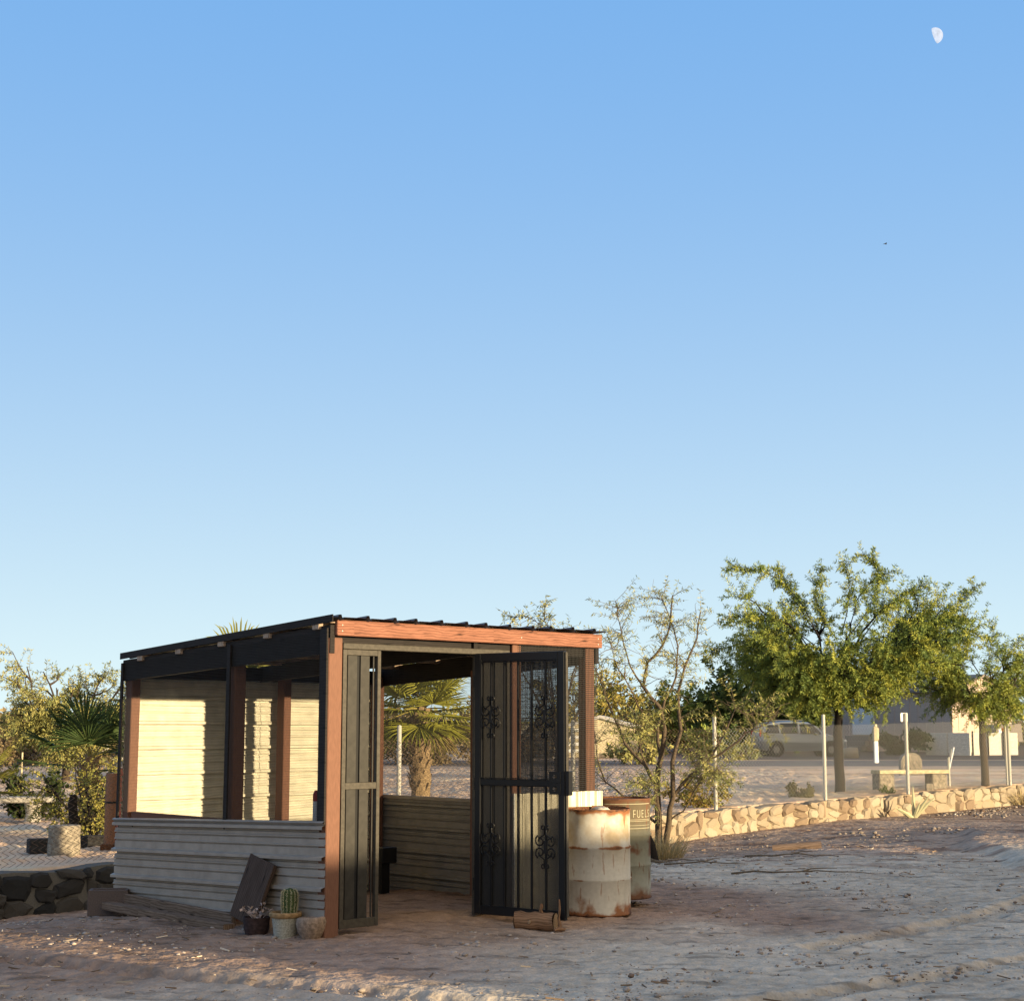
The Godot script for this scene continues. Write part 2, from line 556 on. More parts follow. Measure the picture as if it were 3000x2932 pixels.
func build_ground() -> void:
	var xs := axis(-5.5, 7.5, 0.04, -420.0, 460.0, 1.045)
	var ds := axis(8.6, 22.0, 0.036, -300.0, 40.0, 1.05)
	var dd := []
	for d in ds:
		if d < 22.0: dd.append(d)
	var d := 22.0
	while d < 48.0:
		dd.append(d)
		d += 0.11
	var st := 0.11
	while d < 900.0:
		dd.append(d)
		st *= 1.06
		d += st
	var nx := xs.size()
	var nd := dd.size()
	var mb := MB.new()
	mb.colored = true
	mb.v.resize(nx * nd); mb.n.resize(nx * nd); mb.uv.resize(nx * nd); mb.c.resize(nx * nd)
	nz.seed = 3
	nz.frequency = 1.0
	nz.fractal_octaves = 3
	for j in nd:
		var D: float = dd[j]
		for i in nx:
			var X := xs[i]
			var y := ground_y(X, D)
			var e := (Vector2(X, D) - WALL0).dot(WALLN)
			var near := smoothstep(7.5, 8.5, D) * (1.0 - smoothstep(24.0, 34.0, D)) * (1.0 - smoothstep(9.0, 16.0, absf(X)))
			var c := Color(0.36, 0.27, 0.195)
			var coarse := nz.get_noise_2d(X * 0.22, D * 0.22 + 40.0)
			var mid := nz.get_noise_2d(X * 0.9 + 70.0, D * 0.9)
			if e > -0.2:
				# yard: reddish earth by the shed, grey trodden gravel on the drive
				var sd := Vector2(X - 0.2, (D - 14.2) * 0.9).length()
				var left := smoothstep(0.8, -1.0, X)
				var drive := smoothstep(1.7, 3.2, sd + coarse * 1.4) * (1.0 - left) + left * smoothstep(11.0, 9.0, D + coarse * 1.2 - X * 0.15)
				var red := Color(0.44, 0.305, 0.23)
				var grey := Color(0.70, 0.595, 0.47)
				drive *= 1.0 - 0.8 * smoothstep(18.5, 22.5, D + coarse * 2.0)
				c = red.lerp(grey, clampf(drive, 0, 1))
				var lit_heap := exp(-(pow((X + 0.45) / 0.75, 2.0) + pow((D - 13.35) / 0.5, 2.0)))
				c = c.lerp(Color(0.60, 0.36, 0.19), lit_heap * 0.8)  # warm light by the doorway painted into the mound's colour
				var litter := smoothstep(0.12, 0.45, nz.get_noise_2d(X * 0.6 + 9.0, D * 1.4 + 33.0)) * smoothstep(16.0, 20.0, D)
				c = c.lerp(Color(0.24, 0.14, 0.10), litter * 0.7)
				c = c * (1.0 - 0.42 * smoothstep(0.18, 0.55, nz.get_noise_2d(X * 1.1 + 60.0, D * 4.5)))
				c = c * (1.0 + 0.22 * mid + 0.2 * coarse + 0.22 * nz.get_noise_2d(X * 5.0, D * 6.0) + 0.16 * nz.get_noise_2d(X * 14.0, D * 14.0))
				if near > 0.0:
					var rel := 0.012 * mid + 0.014 * nz.get_noise_2d(X * 3.0, D * 3.0 + 11.0) + 0.013 * nz.get_noise_2d(X * 8.0 + 5.0, D * 8.0)
					rel += 0.012 * coarse
					rel += pad_height(X, D)
					var p := Vector2(X, D)
					for k in TRACKS.size():
						var q: Vector2 = path_dist(p, TRACKS[k])
						var a := absf(q.x)
						if a < 0.34:
							var inside := 1.0 - smoothstep(0.10, 0.15, a)
							rel -= 0.030 * inside
							rel += 0.016 * exp(-pow((a - 0.19) / 0.05, 2.0))
							rel += inside * 0.018 * sin(q.y * 38.0 + a * 26.0)
							c = c * (1.0 - 0.10 * inside)
					rel += lit_heap * 0.05
					rel += 0.018 * exp(-pow(path_dist(p, TRACKS[0]).x / 0.55 - 0.7, 2.0)) * smoothstep(0.5, -1.5, X)
					y += rel * near
			else:
				var road := smoothstep(49.0, 51.0, D) * smoothstep(70.0, 67.0, D)
				c = Color(0.83, 0.60, 0.425) * (1.0 + 0.22 * coarse + 0.14 * mid)
				var furrow := nz.get_noise_2d(X * 0.05 + 3.0, D * 1.1) + 0.5 * nz.get_noise_2d(X * 0.12, D * 2.6 + 50.0)
				var track := smoothstep(0.25, 0.6, furrow)
				var fade := 1.0 - smoothstep(48.0, 60.0, D)
				y += (0.03 * mid + 0.03 * furrow + 0.03 * nz.get_noise_2d(X * 2.4, D * 2.4) + 0.03 * nz.get_noise_2d(X * 5.0, D * 5.0)) * fade * smoothstep(-0.3, -0.9, e)
				c = c.lerp(Color(0.25, 0.17, 0.12), track * 0.45 * fade)
				c = c.lerp(Color(0.15, 0.12, 0.105) * (1.0 + 0.3 * mid), smoothstep(67.0, 70.0, D) * smoothstep(5.0, 9.0, X))  # shade beyond the road painted into the ground colour
				c = c.lerp(Color(0.3, 0.26, 0.22), road * 0.4)
			var id := j * nx + i
			mb.v[id] = Vector3(X, y, -D)
			mb.uv[id] = Vector2(X, D)
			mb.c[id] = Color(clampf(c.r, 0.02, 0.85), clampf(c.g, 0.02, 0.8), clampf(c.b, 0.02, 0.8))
	for j in nd:
		for i in nx:
			var a := mb.v[j * nx + maxi(i - 1, 0)]
			var b := mb.v[j * nx + mini(i + 1, nx - 1)]
			var p := mb.v[maxi(j - 1, 0) * nx + i]
			var q := mb.v[mini(j + 1, nd - 1) * nx + i]
			mb.n[j * nx + i] = (b - a).cross(q - p).normalized()
	mb.ix.resize((nx - 1) * (nd - 1) * 6)
	var k := 0
	for j in nd - 1:
		for i in nx - 1:
			var q := j * nx + i
			mb.ix[k] = q; mb.ix[k + 1] = q + nx; mb.ix[k + 2] = q + 1
			mb.ix[k + 3] = q + 1; mb.ix[k + 4] = q + nx; mb.ix[k + 5] = q + nx + 1
			k += 6
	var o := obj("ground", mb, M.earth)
	tag(o, "bare desert earth, grey on the drive and reddish by the shed", "", "", "structure")
	# far road
	var rb := MB.new()
	for s in 24:
		var x0 := -120.0 + s * 10.0
		rb.face([V(x0, 0.262, 56.5 + x0 * 0.02), V(x0 + 10.0, 0.262, 56.5 + (x0 + 10.0) * 0.02), V(x0 + 10.0, 0.262, 66.0 + (x0 + 10.0) * 0.02), V(x0, 0.262, 66.0 + x0 * 0.02)], Vector3.UP)
	tag(obj("road", rb, M.asphalt), "grey paved road crossing behind the fenced yard", "", "", "structure")


func build_litter() -> void:
	rng.seed = 11
	# pebbles, chips and small clods strewn over the yard
	var sh := MB.new()
	stone_shape(sh, 41, 2, 0.28)
	var mm := MultiMesh.new()
	mm.transform_format = MultiMesh.TRANSFORM_3D
	mm.use_colors = true
	mm.mesh = sh.done()
	var spots := []
	for i in 22000:
		var D := 8.8 + pow(rng.randf(), 1.5) * 17.0
		var X := rf(-0.36, 0.38) * D
		var p := Vector2(X, D) - WALL0
		if p.dot(WALLN) < 0.15: continue
		var l := Vector2(X, D) - SHED
		var t := l.dot(Vector2(0.737, 0.676))
		var s := l.dot(Vector2(-0.676, 0.737))
		if t > -0.05 and t < 2.95 and s > 0.6 and s < 3.2: continue
		var clump := nz.get_noise_2d(X * 0.7 + 20.0, D * 0.7)
		if rng.randf() > 0.35 + clump * 1.6: continue
		spots.append([X, D])
	for i in 450:                                    # rubble along the right end of the wall
		var w := rf(5.5, 11.5)
		var q := at_wall(w, absf(rng.randfn(0.0, 0.9)) + 0.25)
		spots.append([q.x, q.y])
	for i in 700:
		spots.append([2.2 + rng.randfn(0, 0.9), 20.0 + rng.randfn(0, 1.6)])
	mm.instance_count = spots.size()
	for i in spots.size():
		var X: float = spots[i][0]
		var D: float = spots[i][1]
		var s := 0.004 + 0.015 * pow(rng.randf(), 7.0) + (0.025 * rng.randf() if D > 24.0 and X > 5.0 else 0.0)
		var b := Basis(rv(), rf(0, TAU)).scaled(Vector3(1, 0.6, 1) * s)
		mm.set_instance_transform(i, Transform3D(b, on_ground(X, D, s * 0.2 + 0.012 * nz.get_noise_2d(X * 0.9 + 70.0, D * 0.9) * 1.5)))
		var k := rf(0.6, 1.15) * (0.62 if D > 20.0 else 0.9)
		var cc := Color(0.46, 0.38, 0.32) * k
		if rng.randf() < 0.015: cc = Color(0.66, 0.62, 0.56)
		elif rng.randf() < 0.15: cc = Color(0.22, 0.15, 0.11) * k
		mm.set_instance_color(i, Color(cc.r, cc.g, cc.b))
	var o := MultiMeshInstance3D.new()
	o.name = "pebbles"
	o.multimesh = mm
	var m := mat("pebble", Color.WHITE, 0.95)
	m.vertex_color_use_as_albedo = true
	o.material_override = m
	add_child(o)
	tag(o, "loose pebbles, chips and clods strewn over the bare yard", "gravel", "", "stuff")


func build_chips() -> void:
	# bark chips, leaves and bits of twig on the earth
	var sh := MB.new()
	sh.box(Vector3.ZERO, Vector3(1.0, 0.12, 0.16), 0.0)
	var mm := MultiMesh.new()
	mm.transform_format = MultiMesh.TRANSFORM_3D
	mm.use_colors = true
	mm.mesh = sh.done()
	var spots := []
	for i in 9000:
		var D := 9.0 + pow(rng.randf(), 1.3) * 18.0
		var X := rf(-0.36, 0.38) * D
		if (Vector2(X, D) - WALL0).dot(WALLN) < 0.2: continue
		var l := Vector2(X, D) - SHED
		var t := l.dot(Vector2(0.737, 0.676))
		var q := l.dot(Vector2(-0.676, 0.737))
		if t > -0.05 and t < 2.95 and q > 0.6 and q < 3.2: continue
		var want := 0.12 + maxf(0.0, nz.get_noise_2d(X * 0.6 + 9.0, D * 1.4 + 33.0)) * 1.6 * smoothstep(13.0, 18.0, D)
		want += 0.6 * exp(-Vector2(X - 2.2, D - 20.5).length_squared() / 6.0) + 0.25 * smoothstep(-1.0, -3.0, X)
		if rng.randf() < want * 0.8: spots.append([X, D])
	mm.instance_count = spots.size()
	for i in spots.size():
		var X: float = spots[i][0]
		var D: float = spots[i][1]
		var s := 0.02 + 0.09 * pow(rng.randf(), 3.0)
		var b := Basis(Vector3.UP, rf(0, TAU)) * Basis(Vector3(0, 0, 1), rf(-0.2, 0.2)) * Basis.from_scale(Vector3(s, s * 0.7, minf(s, 0.05)))
		mm.set_instance_transform(i, Transform3D(b, on_ground(X, D, 0.012)))
		var k := rf(0.6, 1.3)
		var cc := Color(0.20, 0.14, 0.095) * k if rng.randf() < 0.75 else Color(0.55, 0.46, 0.36) * k
		mm.set_instance_color(i, Color(cc.r, cc.g, cc.b))
	var o := MultiMeshInstance3D.new()
	o.name = "wood_chips"
	o.multimesh = mm
	o.material_override = M.pebble
	add_child(o)
	tag(o, "bark chips and bits of twig scattered on the earth", "wood chips", "", "stuff")


func stone_shape(mb: MB, seedv: int, sub: int, rough: float) -> void:
	# a rounded block: a cube pushed towards a ball and roughened
	var f := FastNoiseLite.new()
	f.seed = seedv
	f.frequency = 0.9
	var pt := func(a: int, s: float, u: float, w: float) -> Vector3:
		var p := Vector3.ZERO
		p[a] = s
		p[(a + 1) % 3] = u
		p[(a + 2) % 3] = w
		var r := p.normalized() * 1.15
		p = p.lerp(r, 0.33)
		return p * (1.0 + rough * f.get_noise_3dv(p * 1.3))
	for a in 3:
		for s in [-1.0, 1.0]:
			for i in sub:
				for j in sub:
					var u0 := -1.0 + 2.0 * i / sub
					var u1 := -1.0 + 2.0 * (i + 1) / sub
					var w0 := -1.0 + 2.0 * j / sub
					var w1 := -1.0 + 2.0 * (j + 1) / sub
					var ps := [pt.call(a, s, u0, w0), pt.call(a, s, u1, w0), pt.call(a, s, u1, w1), pt.call(a, s, u0, w1)]
					var q := mb.v.size()
					var flip: bool = s > 0
					for p in ps: mb.vert(p, p.normalized(), Vector2(p.x, p.y))
					if flip: mb.ix.append_array(PackedInt32Array([q, q + 2, q + 1, q, q + 3, q + 2]))
					else: mb.ix.append_array(PackedInt32Array([q, q + 1, q + 2, q, q + 2, q + 3]))


func rubble_shape(mb: MB) -> void:
	# a broken fieldstone: a many cornered outline, a split face and chipped arrises
	var n := rng.randi_range(6, 8)
	var mid := []
	var front := []
	var back := []
	for k in n:
		var a := TAU * (k + rf(-0.28, 0.28)) / n
		var r := rf(0.86, 1.12)
		var p := Vector2(cos(a), sin(a))
		var sq := 1.0 / pow(pow(absf(p.x), 3.5) + pow(absf(p.y), 3.5), 1.0 / 3.5)
		p *= sq * r
		mid.append(Vector3(p.x, p.y, rf(0.25, 0.6)))
		back.append(Vector3(p.x * 0.9, p.y * 0.9, -1.0))
		var q := rf(0.62, 0.86)
		front.append(Vector3(p.x * q + rf(-0.05, 0.05), p.y * q + rf(-0.05, 0.05), rf(0.75, 1.1)))
	var c := Vector3(rf(-0.2, 0.2), rf(-0.2, 0.2), rf(0.85, 1.25))
	for k in n:
		var j := (k + 1) % n
		for t in [[back[k], back[j], mid[j]], [back[k], mid[j], mid[k]], [mid[k], mid[j], front[j]], [mid[k], front[j], front[k]], [front[k], front[j], c]]:
			var nn: Vector3 = (t[1] - t[0]).cross(t[2] - t[0])
			if nn.length_squared() < 1e-10: continue
			nn = nn.normalized()
			if nn.dot((t[0] + t[1] + t[2]) / 3.0 - Vector3(0, 0, -0.3)) < 0: nn = -nn
			mb.face(t, nn)


func stone_wall(called: String, label: String, w0: float, w1: float, s0: float, s1: float, stones: Array, mortar: Material, big: float) -> void:
	var mid := (w0 + w1) * 0.5
	var at := at_wall(mid)
	var root := thing(called, label, "stone wall", V(at.x, 0, at.y))
	var mb := MB.new()
	var n := int((w1 - w0) / 0.25)
	var along := Vector3(WALLU.x, 0, -WALLU.y)
	var out := Vector3(WALLN.x, 0, -WALLN.y)
	for i in n:
		var a := lerpf(w0, w1, float(i) / n)
		var b := lerpf(w0, w1, float(i + 1) / n)
		var pts := []
		for w in [a, b]:
			var top: float = table(UPPER, w) - 0.02 + 0.02 * sin(w * 5.0)
			var q: Vector3 = along * (w - mid)
			pts.append([q + out * 0.05 + Vector3.UP * (table(LOWER, w) - 0.3), q + out * 0.0 + Vector3.UP * top, q - out * 0.36 + Vector3.UP * top])
		mb.flat([pts[0][0], pts[0][1], pts[1][1], pts[1][0]])
		mb.flat([pts[0][1], pts[0][2], pts[1][2], pts[1][1]])
	obj("mortar", mb, mortar, root)
	var shapes := []
	for k in 12:
		var sm := MB.new()
		rubble_shape(sm)
		shapes.append(sm.done())
	var w := s0
	var count := 0
	while w < s1:
		var lo := table(LOWER, w) - 0.05
		var hi := table(UPPER, w) - 0.025
		var wid := rf(0.14, 0.46) * big
		var y := lo
		while y < hi - 0.02:
			var hgt := minf(rf(0.09, 0.27) * big, hi - y + 0.03)
			if hi - (y + hgt) < 0.07: hgt = hi - y + rf(0.0, 0.03)
			var o := MeshInstance3D.new()
			o.name = "stone"
			o.mesh = shapes[rng.randi() % 12]
			o.material_override = stones[rng.randi() % stones.size()]
			var jit := rf(-0.05, 0.05)
			o.position = along * (w - mid + wid * 0.5 + jit) + Vector3.UP * (y + hgt * 0.5) + out * rf(-0.03, 0.0)
			o.basis = Basis(along, Vector3.UP, out) * Basis(Vector3(0, 0, 1), rf(-0.3, 0.3)) * Basis(Vector3(0, 1, 0), rf(-0.12, 0.12)) * Basis.from_scale(Vector3(wid * 0.53, hgt * 0.53, rf(0.06, 0.09)))
			root.add_child(o, true)
			count += 1
			y += hgt * rf(0.94, 1.0)
		w += wid * rf(0.92, 1.02)


func chain_fence() -> void:
	var stops := [-13.2, -9.9, -6.64, -3.3, 0.0, 3.0, 5.6, 9.3, 13.0]
	var root := thing("chain_link_fence", "chain link fence on metal posts standing along the stone wall", "fence", V(WALL0.x, 0, WALL0.y))
	var along := Vector3(WALLU.x, 0, -WALLU.y)
	var out := Vector3(WALLN.x, 0, -WALLN.y)
	for s in stops:
		var y: float = table(UPPER, s)
		var p := MB.new()
		var r := 0.032
		var q: Vector3 = along * s - out * 0.16
		p.tube([q + Vector3.UP * (y - 0.15), q + Vector3.UP * (y + 1.47), q + Vector3.UP * (y + 1.485), q + Vector3.UP * (y + 1.492)], [r, r, r * 0.8, 0.001], 10)
		if s == 5.6:
			var cp := MB.new()
			cp.box(q - out * 0.05 + along * 0.02 + Vector3.UP * (y + 1.41), Vector3(0.23, 0.17, 0.03), 0.012, Basis(along, Vector3.UP, out))
			obj("white_plate", cp, M.white_paint, root)
		if s == 9.3:
			var g := MB.new()
			g.tube([q - along * 0.11 + Vector3.UP * y, q - along * 0.11 + Vector3.UP * (y + 1.45)], [0.022, 0.022], 8)
			obj("brace_post", g, M.galvanised, root)
		obj("post", p, M.galvanised, root)
		if s > -8.0:
			for k in 3:
				var t := MB.new()
				t.tube([q + Vector3.UP * (y + 0.3 + 0.4 * k), q + Vector3.UP * (y + 0.325 + 0.4 * k)], [r + 0.006, r + 0.006], 10)
				obj("tie_band", t, M.galvanised, root)
	for k in stops.size() - 1:
		var a: float = stops[k]
		var b: float = stops[k + 1]
		var mb := MB.new()
		var cw := 0.083
		var n := int((b - a) / cw)
		cw = (b - a) / n
		var rows := int(1.27 / cw) * 2
		for i in n:
			for j in rows:
				var x0 := a + (i + (j % 2)) * cw
				var x1 := a + (i + ((j + 1) % 2)) * cw
				var ya := table(UPPER, x0) + 0.04 + j * cw * 0.5
				var yb := table(UPPER, x1) + 0.04 + (j + 1) * cw * 0.5
				var sag := 0.012 * sin(i * 0.21 + j * 0.13 + k)
				wire(mb, along * x0 - out * (0.12 + sag + 0.004 * (j % 2)) + Vector3.UP * ya, along * x1 - out * (0.12 + sag + 0.004 * ((j + 1) % 2)) + Vector3.UP * yb, 0.0027 if a > -1.0 else 0.0026)
		obj("wire_mesh", mb, M.mesh_wire if a > -1.0 else M.mesh_rusty, root)


func wire(mb: MB, a: Vector3, b: Vector3, r: float, sides := 3) -> void:
	var d := (b - a).normalized()
	var e1 := d.cross(Vector3.UP if absf(d.y) < 0.9 else Vector3.RIGHT).normalized()
	var e2 := d.cross(e1)
	var q := mb.v.size()
	for i in sides:
		var an := TAU * i / sides
		var nn := e1 * cos(an) + e2 * sin(an)
		mb.vert(a + nn * r, nn, Vector2.ZERO)
		mb.vert(b + nn * r, nn, Vector2.ZERO)
	for i in sides:
		var p := q + 2 * i
		var s := q + 2 * ((i + 1) % sides)
		mb.ix.append_array(PackedInt32Array([p, p + 1, s, s, p + 1, s + 1]))


# ---------------------------------------------------------------- shed

func rib_profile(width: float, pitch: float, high := 0.021, first := 0.0, minor := true) -> Array:
	# (across, out) polyline of an agricultural metal panel
	var p := []
	var x := first
	p.append(Vector2(0, 0))
	while x < width - 0.02:
		for q in [[0.012, 0.0], [0.024, high], [0.046, high], [0.052, 0.0], [0.054, -0.022], [0.068, -0.022], [0.070, 0.0]]:
			if x + q[0] < width: p.append(Vector2(x + q[0], q[1]))
		if minor:
			for m in [0.40, 0.68]:
				for q in [[0.0, 0.0], [0.005, 0.008], [0.014, 0.008], [0.016, 0.0], [0.017, -0.013], [0.026, -0.013], [0.027, 0.0]]:
					if x + pitch * m + q[0] < width: p.append(Vector2(x + pitch * m + q[0], q[1]))
		x += pitch
	p.append(Vector2(width, 0))
	return p


func bx(t0: float, t1: float, y0: float, y1: float, s0: float, s1: float, bevel := 0.004) -> MB:
	var mb := MB.new()
	mb.box(Vector3((t0 + t1) * 0.5, (y0 + y1) * 0.5, -(s0 + s1) * 0.5), Vector3(t1 - t0, y1 - y0, s1 - s0).abs(), bevel, Basis(), Vector2(rf(0, 5), rf(0, 1)))
	return mb


func add_bx(mb: MB, t0: float, t1: float, y0: float, y1: float, s0: float, s1: float, bevel := 0.002) -> void:
	mb.box(Vector3((t0 + t1) * 0.5, (y0 + y1) * 0.5, -(s0 + s1) * 0.5), Vector3(t1 - t0, y1 - y0, s1 - s0).abs(), bevel, Basis(), Vector2(rf(0, 5), rf(0, 1)))


func slope_bar(t0: float, t1: float, s0: float, s1: float, lo0: float, hi0: float, lo1: float, hi1: float) -> MB:
	# a rafter: a bar whose top and bottom fall from s0 to s1
	var mb := MB.new()
	var p := func(t: float, y: float, s: float) -> Vector3: return Vector3(t, y, -s)
	mb.face([p.call(t0, lo0, s0), p.call(t0, hi0, s0), p.call(t0, hi1, s1), p.call(t0, lo1, s1)], Vector3(-1, 0, 0))
	mb.face([p.call(t1, lo0, s0), p.call(t1, hi0, s0), p.call(t1, hi1, s1), p.call(t1, lo1, s1)], Vector3(1, 0, 0))
	mb.face([p.call(t0, hi0, s0), p.call(t1, hi0, s0), p.call(t1, hi1, s1), p.call(t0, hi1, s1)], Vector3(0, 1, 0))
	mb.face([p.call(t0, lo0, s0), p.call(t1, lo0, s0), p.call(t1, lo1, s1), p.call(t0, lo1, s1)], Vector3(0, -1, 0))
	mb.face([p.call(t0, lo0, s0), p.call(t1, lo0, s0), p.call(t1, hi0, s0), p.call(t0, hi0, s0)], Vector3(0, 0, 1))
	mb.face([p.call(t0, lo1, s1), p.call(t1, lo1, s1), p.call(t1, hi1, s1), p.call(t0, hi1, s1)], Vector3(0, 0, -1))
	return mb


func grid_wires(o: Vector3, a: Vector3, b: Vector3, pitch: float, r: float, fall := 0.0, wob := 0.0) -> MB:
	# a wire screen: straight wires along a and b from corner o; the top falls by that share along a
	var mb := MB.new()
	var la := a.length()
	var lb := b.length()
	var nn := a.cross(b).normalized()
	var i := 0
	while i * pitch <= la:
		var f := i * pitch / la
		wire(mb, o + a * f + nn * wob * sin(i * 0.4), o + a * f + b * (1.0 - fall * f) + nn * wob * sin(i * 0.4 + 1.0), r, 3)
		i += 1
	i = 0
	while i * pitch <= lb:
		var f := i * pitch / lb
		var end := 1.0 if fall <= 0.0 or f < 1.0 - fall else (1.0 - f) / fall
		if end > 0.01: wire(mb, o + b * f, o + b * f + a * end, r, 3)
		i += 1
	return mb


func scroll(mb: MB, at: Vector3, e1: Vector3, high: float, wide: float) -> void:
	# wrought iron: a lozenge of two S scrolls, mirrored about the bar
	for m in [-1.0, 1.0]:
		for q in [-1.0, 1.0]:
			var pts := []
			var h: float = high * 0.5
			# outer curl at the tip
			for k in 9:
				var a := -0.6 + k * 0.62
				var r := 0.020 - 0.0012 * k
				pts.append(at + e1 * m * (0.020 + r * sin(a) * 0.9) + Vector3.UP * q * (h - 0.022 + r * cos(a)))
			pts.reverse()
			pts.append(at + e1 * m * 0.010 + Vector3.UP * q * (h - 0.075))
			pts.append(at + e1 * m * wide * 0.30 + Vector3.UP * q * (h - 0.105))
			for k in 16:
				var a := 0.5 + k * 0.52
				var r := wide * 0.24 * (1.0 - k * 0.052)
				pts.append(at + e1 * m * (wide * 0.24 + r * sin(a)) + Vector3.UP * q * (0.045 + r * cos(a)))
			var rad := []
			for k in pts.size(): rad.append(0.0065)
			mb.tube(pts, rad, 6)
	mb.box(at, Vector3(0.03, high * 0.30, 0.012), 0.003, Basis(e1, Vector3.UP, e1.cross(Vector3.UP)))


func sidelight(root: Node3D, t0: float, t1: float, mirrored: bool) -> void:
	var g := part("sidelight", root)
	var f := MB.new()
	add_bx(f, t0, t0 + 0.038, 0.10, 2.203, -0.01, 0.03)
	add_bx(f, t1 - 0.032, t1, 0.10, 2.203, -0.01, 0.03)
	add_bx(f, t0 + 0.038, t1 - 0.032, 0.10, 0.165, -0.008, 0.028)
	add_bx(f, t0 + 0.038, t1 - 0.032, 1.135, 1.185, -0.008, 0.028)
	add_bx(f, t0 + 0.038, t1 - 0.032, 2.16, 2.203, -0.008, 0.028)
	obj("frame", f, M.frame_paint, g)
	var span := t1 - t0
	var cuts := [[0.155, 0.40], [0.49, 0.73], [0.82, 0.855]]
	for c in cuts:
		var a: float = t0 + span * (c[0] if not mirrored else 1.0 - c[1])
		var b: float = t0 + span * (c[1] if not mirrored else 1.0 - c[0])
		for y in [[0.165, 1.135], [1.185, 2.16]]:
			var p := MB.new()
			add_bx(p, a, b, y[0], y[1], 0.006, 0.016)
			obj("infill_strip" if c[1] - c[0] > 0.1 else "upright_bar", p, M.black_metal if mirrored and y[0] < 1.0 else M.panel_paint, g)  # mirrored lower strips painted black to stand for shade behind the door
	var bars := MB.new()
	add_bx(bars, t0 + 0.038, t1 - 0.032 if mirrored else t0 + span * 0.73, 0.165, 2.16, 0.019, 0.024, 0.0)
	obj("dark_backing", bars, M.black_metal, g)


